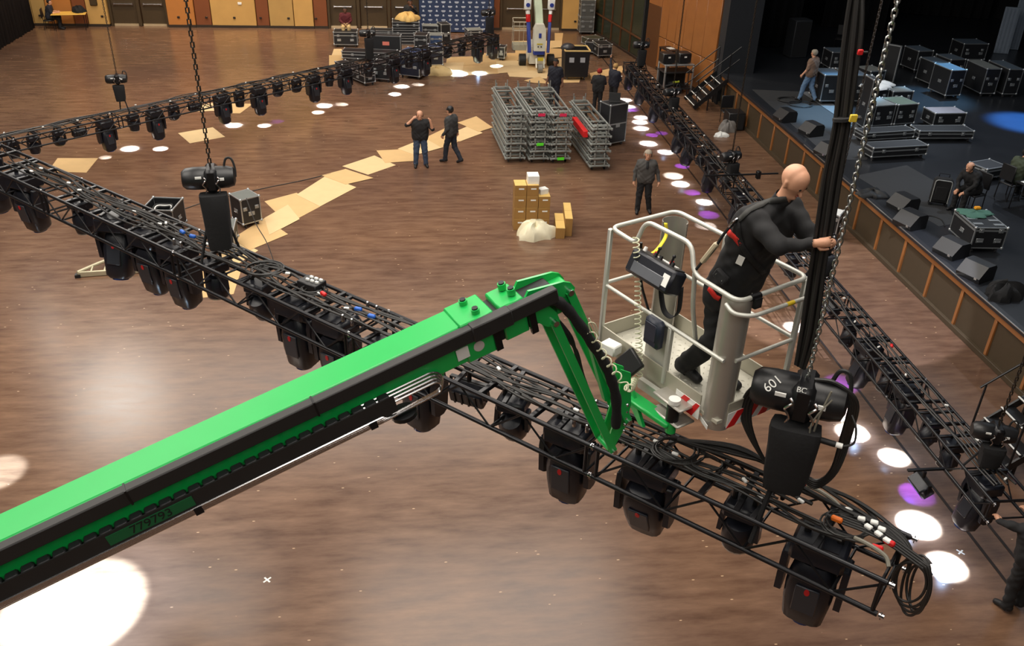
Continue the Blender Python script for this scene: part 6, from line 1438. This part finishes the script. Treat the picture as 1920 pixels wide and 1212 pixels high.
# loops hanging from the hoist
hx = Mx.Rotation(R(-28), 3, 'Z') @ V((1, 0, 0)); hy = Mx.Rotation(R(-28), 3, 'Z') @ V((0, 1, 0))
for k_ in range(4):
    pts = smooth_pts([PHR+hx*.05+V((0, 0, .16)), PHR+hx*(.2)+V((0, 0, .17)), PHR+hx*(.33+.015*k_)+V((0, 0, .05)), PHR+hx*(.34+.02*k_)+hy*.03*k_+V((0, 0, -.3)), PHR+hx*(.33+.012*k_)+V((0, 0, -.62)), PHR+hx*(.24)+V((0, 0, -.76-.02*k_)), PHR+hx*.08+V((0, 0, -.7))], 6)
    tag(MB().tube([p-PHR for p in pts], .017, 7).build('hoist_cable', CABM, None, T(PHR)), 'black cable looping down the outer side of the hoist', 'cable', 'cables looping from the near hoist')
    pts = smooth_pts([PHR+hx*-.1+hy*.1+V((0, 0, .1)), PHR+hx*(-.33-.02*k_)+hy*.12+V((0, 0, -.12)), PHR+hx*(-.36-.02*k_)+hy*.1+V((0, 0, -.4)), PHR+hx*(-.2)+hy*.05+V((0, 0, -.7)), PHR+hx*-.02+V((0, 0, -.8))], 6)
    tag(MB().tube([p-PHR for p in pts], .017, 7).build('hoist_cable', CABM, None, T(PHR)), 'black cable looping down the basket side of the hoist', 'cable', 'cables looping from the near hoist')
p0 = PHR+hx*.16-hy*.16+V((0, 0, -.25)); o = thing('inline_plug', 'black inline plug with white end hanging beside the chain bag', 'plug', p0, R(-28)); MB().cyl((0, 0, 0), (.14, 0, -.01), .024, n=10).build('plug_body', RUB, o); MB().cyl((.14, 0, -.01), (.19, 0, -.012), .022, n=10).build('plug_end', WHT, o)
pts = smooth_pts([V((.02, .03, .42)), V((-.02, .0, .2)), V((-.03, 0, .02)), V((0, 0, 0))], 6); MB().tube(pts, .008, 6).build('plug_cable', CABG, o); MB().tube(smooth_pts([V((.19, 0, -.012)), V((.26, 0, .04)), V((.25, .02, .16)), V((.2, .06, .24))], 5), .009, 6).build('plug_cable', CABM, o)
pts = smooth_pts([PHR+hx*.2-hy*.13+V((0, 0, .1)), PHR+hx*.1-hy*.2+V((0, 0, -.1)), PHR+hx*.12-hy*.16+V((0, 0, -.4)), PHR+hx*.05-hy*.14+V((0, 0, -.66))], 6)
tag(MB().tube([p-PHR for p in pts], .007, 6).build('hoist_cable', CABG, None, T(PHR)), 'thin grey cable hanging in front of the near chain bag', 'cable')
# cable from hoist over the road case and floor cables
p0 = at(487, 430, 0); pts = smooth_pts([at(462, 372, .9), at(480, 420, .6), at(500, 455, .3), at(516, 500, .05), at(522, 530, .02)], 6); tag(MB().tube([p-p0 for p in pts], .012, 5).build('floor_cable', CABM, None, T(p0)), 'black cable running from the road case down to the floor', 'cable')
pts = smooth_pts([at(x, y, .012) for x, y in ((345, 392), (400, 374), (440, 366), (500, 352), (560, 340), (620, 326))], 6); p0 = pts[0].copy(); tag(MB().tube([p-p0 for p in pts], .012, 5).build('floor_cable', CABM, None, T(p0)), 'thin dark cable trailing across the floor past the cardboard path', 'cable')
pts = smooth_pts([at(1540, 660, .012), at(1558, 695, .012), at(1585, 735, .012), at(1600, 760, .012)], 5); p0 = pts[0].copy()
# tape crosses
for px, py, a, lab in ((501, 1088, .75, 'white tape cross on the open floor under the boom'), (1801, 1036, .6, 'white tape cross beside the light pools by the stage-side truss')):
    o = thing('tape_cross', lab, 'tape', at(px, py, 0)+V((0, 0, .001)), a)
    for q in (0, 1): MB().box((0, 0, .0012*q+.0008), (.13, .025, .0012), Mx.Rotation(q*math.pi/2, 3, 'Z')).build('tape_strip', WHT, o)
# thick cable riser at the far hoist of the stage-side truss
Pq = atp(1208, 100, TRT.pos(0), TRT.n)
for k_ in range(3):
    q = V((Pq.x+.05*k_-.05, Pq.y+.35+.03*k_, 0)); tag(MB().cyl((q.x, q.y, 1.72), (q.x+.02, q.y, CEIL-.02), .045, n=8).build('riser_cable', CABM), 'thick black cable riser at the far end of the stage-side truss', 'cable', 'riser at the far hoist')
# ================================================================== HARNESS of the man in the basket
from mathutils.bvhtree import BVHTree
bpy.context.view_layer.update()
vs, fs = [], []
for ob in [WM]+[c for c in WM.children if c.name.split('.')[0] in ('shirt', 'trousers')]:
    o_ = len(vs); mw = WM.matrix_basis
    vs += [mw @ v.co for v in ob.data.vertices]; fs += [tuple(i+o_ for i in p.vertices) for p in ob.data.polygons]
BV = BVHTree.FromPolygons(vs, fs); WB_ = WM.matrix_basis.translation
def cast(px, py, lift=.006):
    h_ = BV.ray_cast(CAM, ray(px, py).normalized())
    return (h_[0]+h_[1]*lift-WB_, h_[1]) if h_[0] is not None else None
def strap(pix, w_, name, m, lift=.008):
    pp = []
    for i in range(len(pix)-1):
        for k_ in range(5): pp.append((pix[i][0]+(pix[i+1][0]-pix[i][0])*k_/5, pix[i][1]+(pix[i+1][1]-pix[i][1])*k_/5))
    pp.append(pix[-1]); hits = [h_ for h_ in (cast(x, y, lift) for x, y in pp) if h_]
    if len(hits) < 3: print('strap miss', name); return
    vs_ = []
    for i, (p, n_) in enumerate(hits):
        t_ = (hits[min(i+1, len(hits)-1)][0]-hits[max(i-1, 0)][0]).normalized(); s_ = n_.cross(t_).normalized(); vs_ += [p-s_*w_/2, p+s_*w_/2]
    o = MB().add(vs_, [(2*i, 2*i+1, 2*i+3, 2*i+2) for i in range(len(hits)-1)]).build(name, m, WM, ang=80); md = o.modifiers.new('s', 'SOLIDIFY'); md.thickness = .004; md.offset = 0
WEB = mat('grey_webbing', (46, 46, 44), .8); REDW = mat('red_webbing', (206, 38, 28), .7)
strap([(1476, 372), (1440, 378), (1404, 396), (1386, 414)], .045, 'harness_strap', WEB)
strap([(1384, 414), (1386, 440), (1392, 462), (1410, 488), (1432, 512)], .045, 'harness_strap', FAB)
strap([(1366, 434), (1378, 444), (1390, 458)], .05, 'harness_strap', REDW)
strap([(1330, 540), (1342, 556), (1350, 560)], .045, 'leg_strap', REDW)
h_ = cast(1389, 487)
if h_:
    n_ = h_[1]; t_ = n_.orthogonal().normalized(); zz_ = V((0, 0, 1)); x_ = zz_.cross(n_).normalized(); y_ = n_.cross(x_)
    MB().box((0, 0, .006), (.05, .085, .003)).build('white_label', WHT, WM, frame(h_[0], x_, y_, n_) @ RZ(-.25))
h_ = cast(1357, 518)
if h_:
    n_ = h_[1]; x_ = V((0, 0, 1)).cross(n_).normalized(); y_ = n_.cross(x_); M_ = frame(h_[0], x_, y_, n_) @ RZ(-.4)
    o = MB().box((0, 0, .025), (.13, .08, .05), bev=.012).build('tool_pouch', FAB, WM, M_)
    for x in (-.035, .035): MB().ball((x, 0, .052), .007, n=6, m=4).build('rivet', STEEL, o)
a_ = cast(1386, 412, .02)[0]; lc = WB_
gate = BF @ V((1.0, .03, 1.12))-lc
mid1 = a_.lerp(gate, .3)+V((0, 0, .01)); mid2 = a_.lerp(gate, .55)+V((0, 0, -.02))
MB().tube(smooth_pts([a_, mid1, mid2, a_.lerp(gate, .8), gate], 6), .012, 6).build('lanyard', FAB, WM)
MB().beam(a_.lerp(gate, .45), a_.lerp(gate, .82), .05, .035, bev=.008).build('shock_absorber', mat('beige_pack', (190, 178, 150), .6), WM)
dd = (mid1-a_).normalized(); sd = dd.cross(V((0, 0, 1))).normalized()
MB().tube([a_+dd*(.05+.05*math.cos(t))+sd*.03*math.sin(t) for t in [2*math.pi*i/14 for i in range(14)]], .008, 6, closed=True).build('carabiner', STEEL, WM)
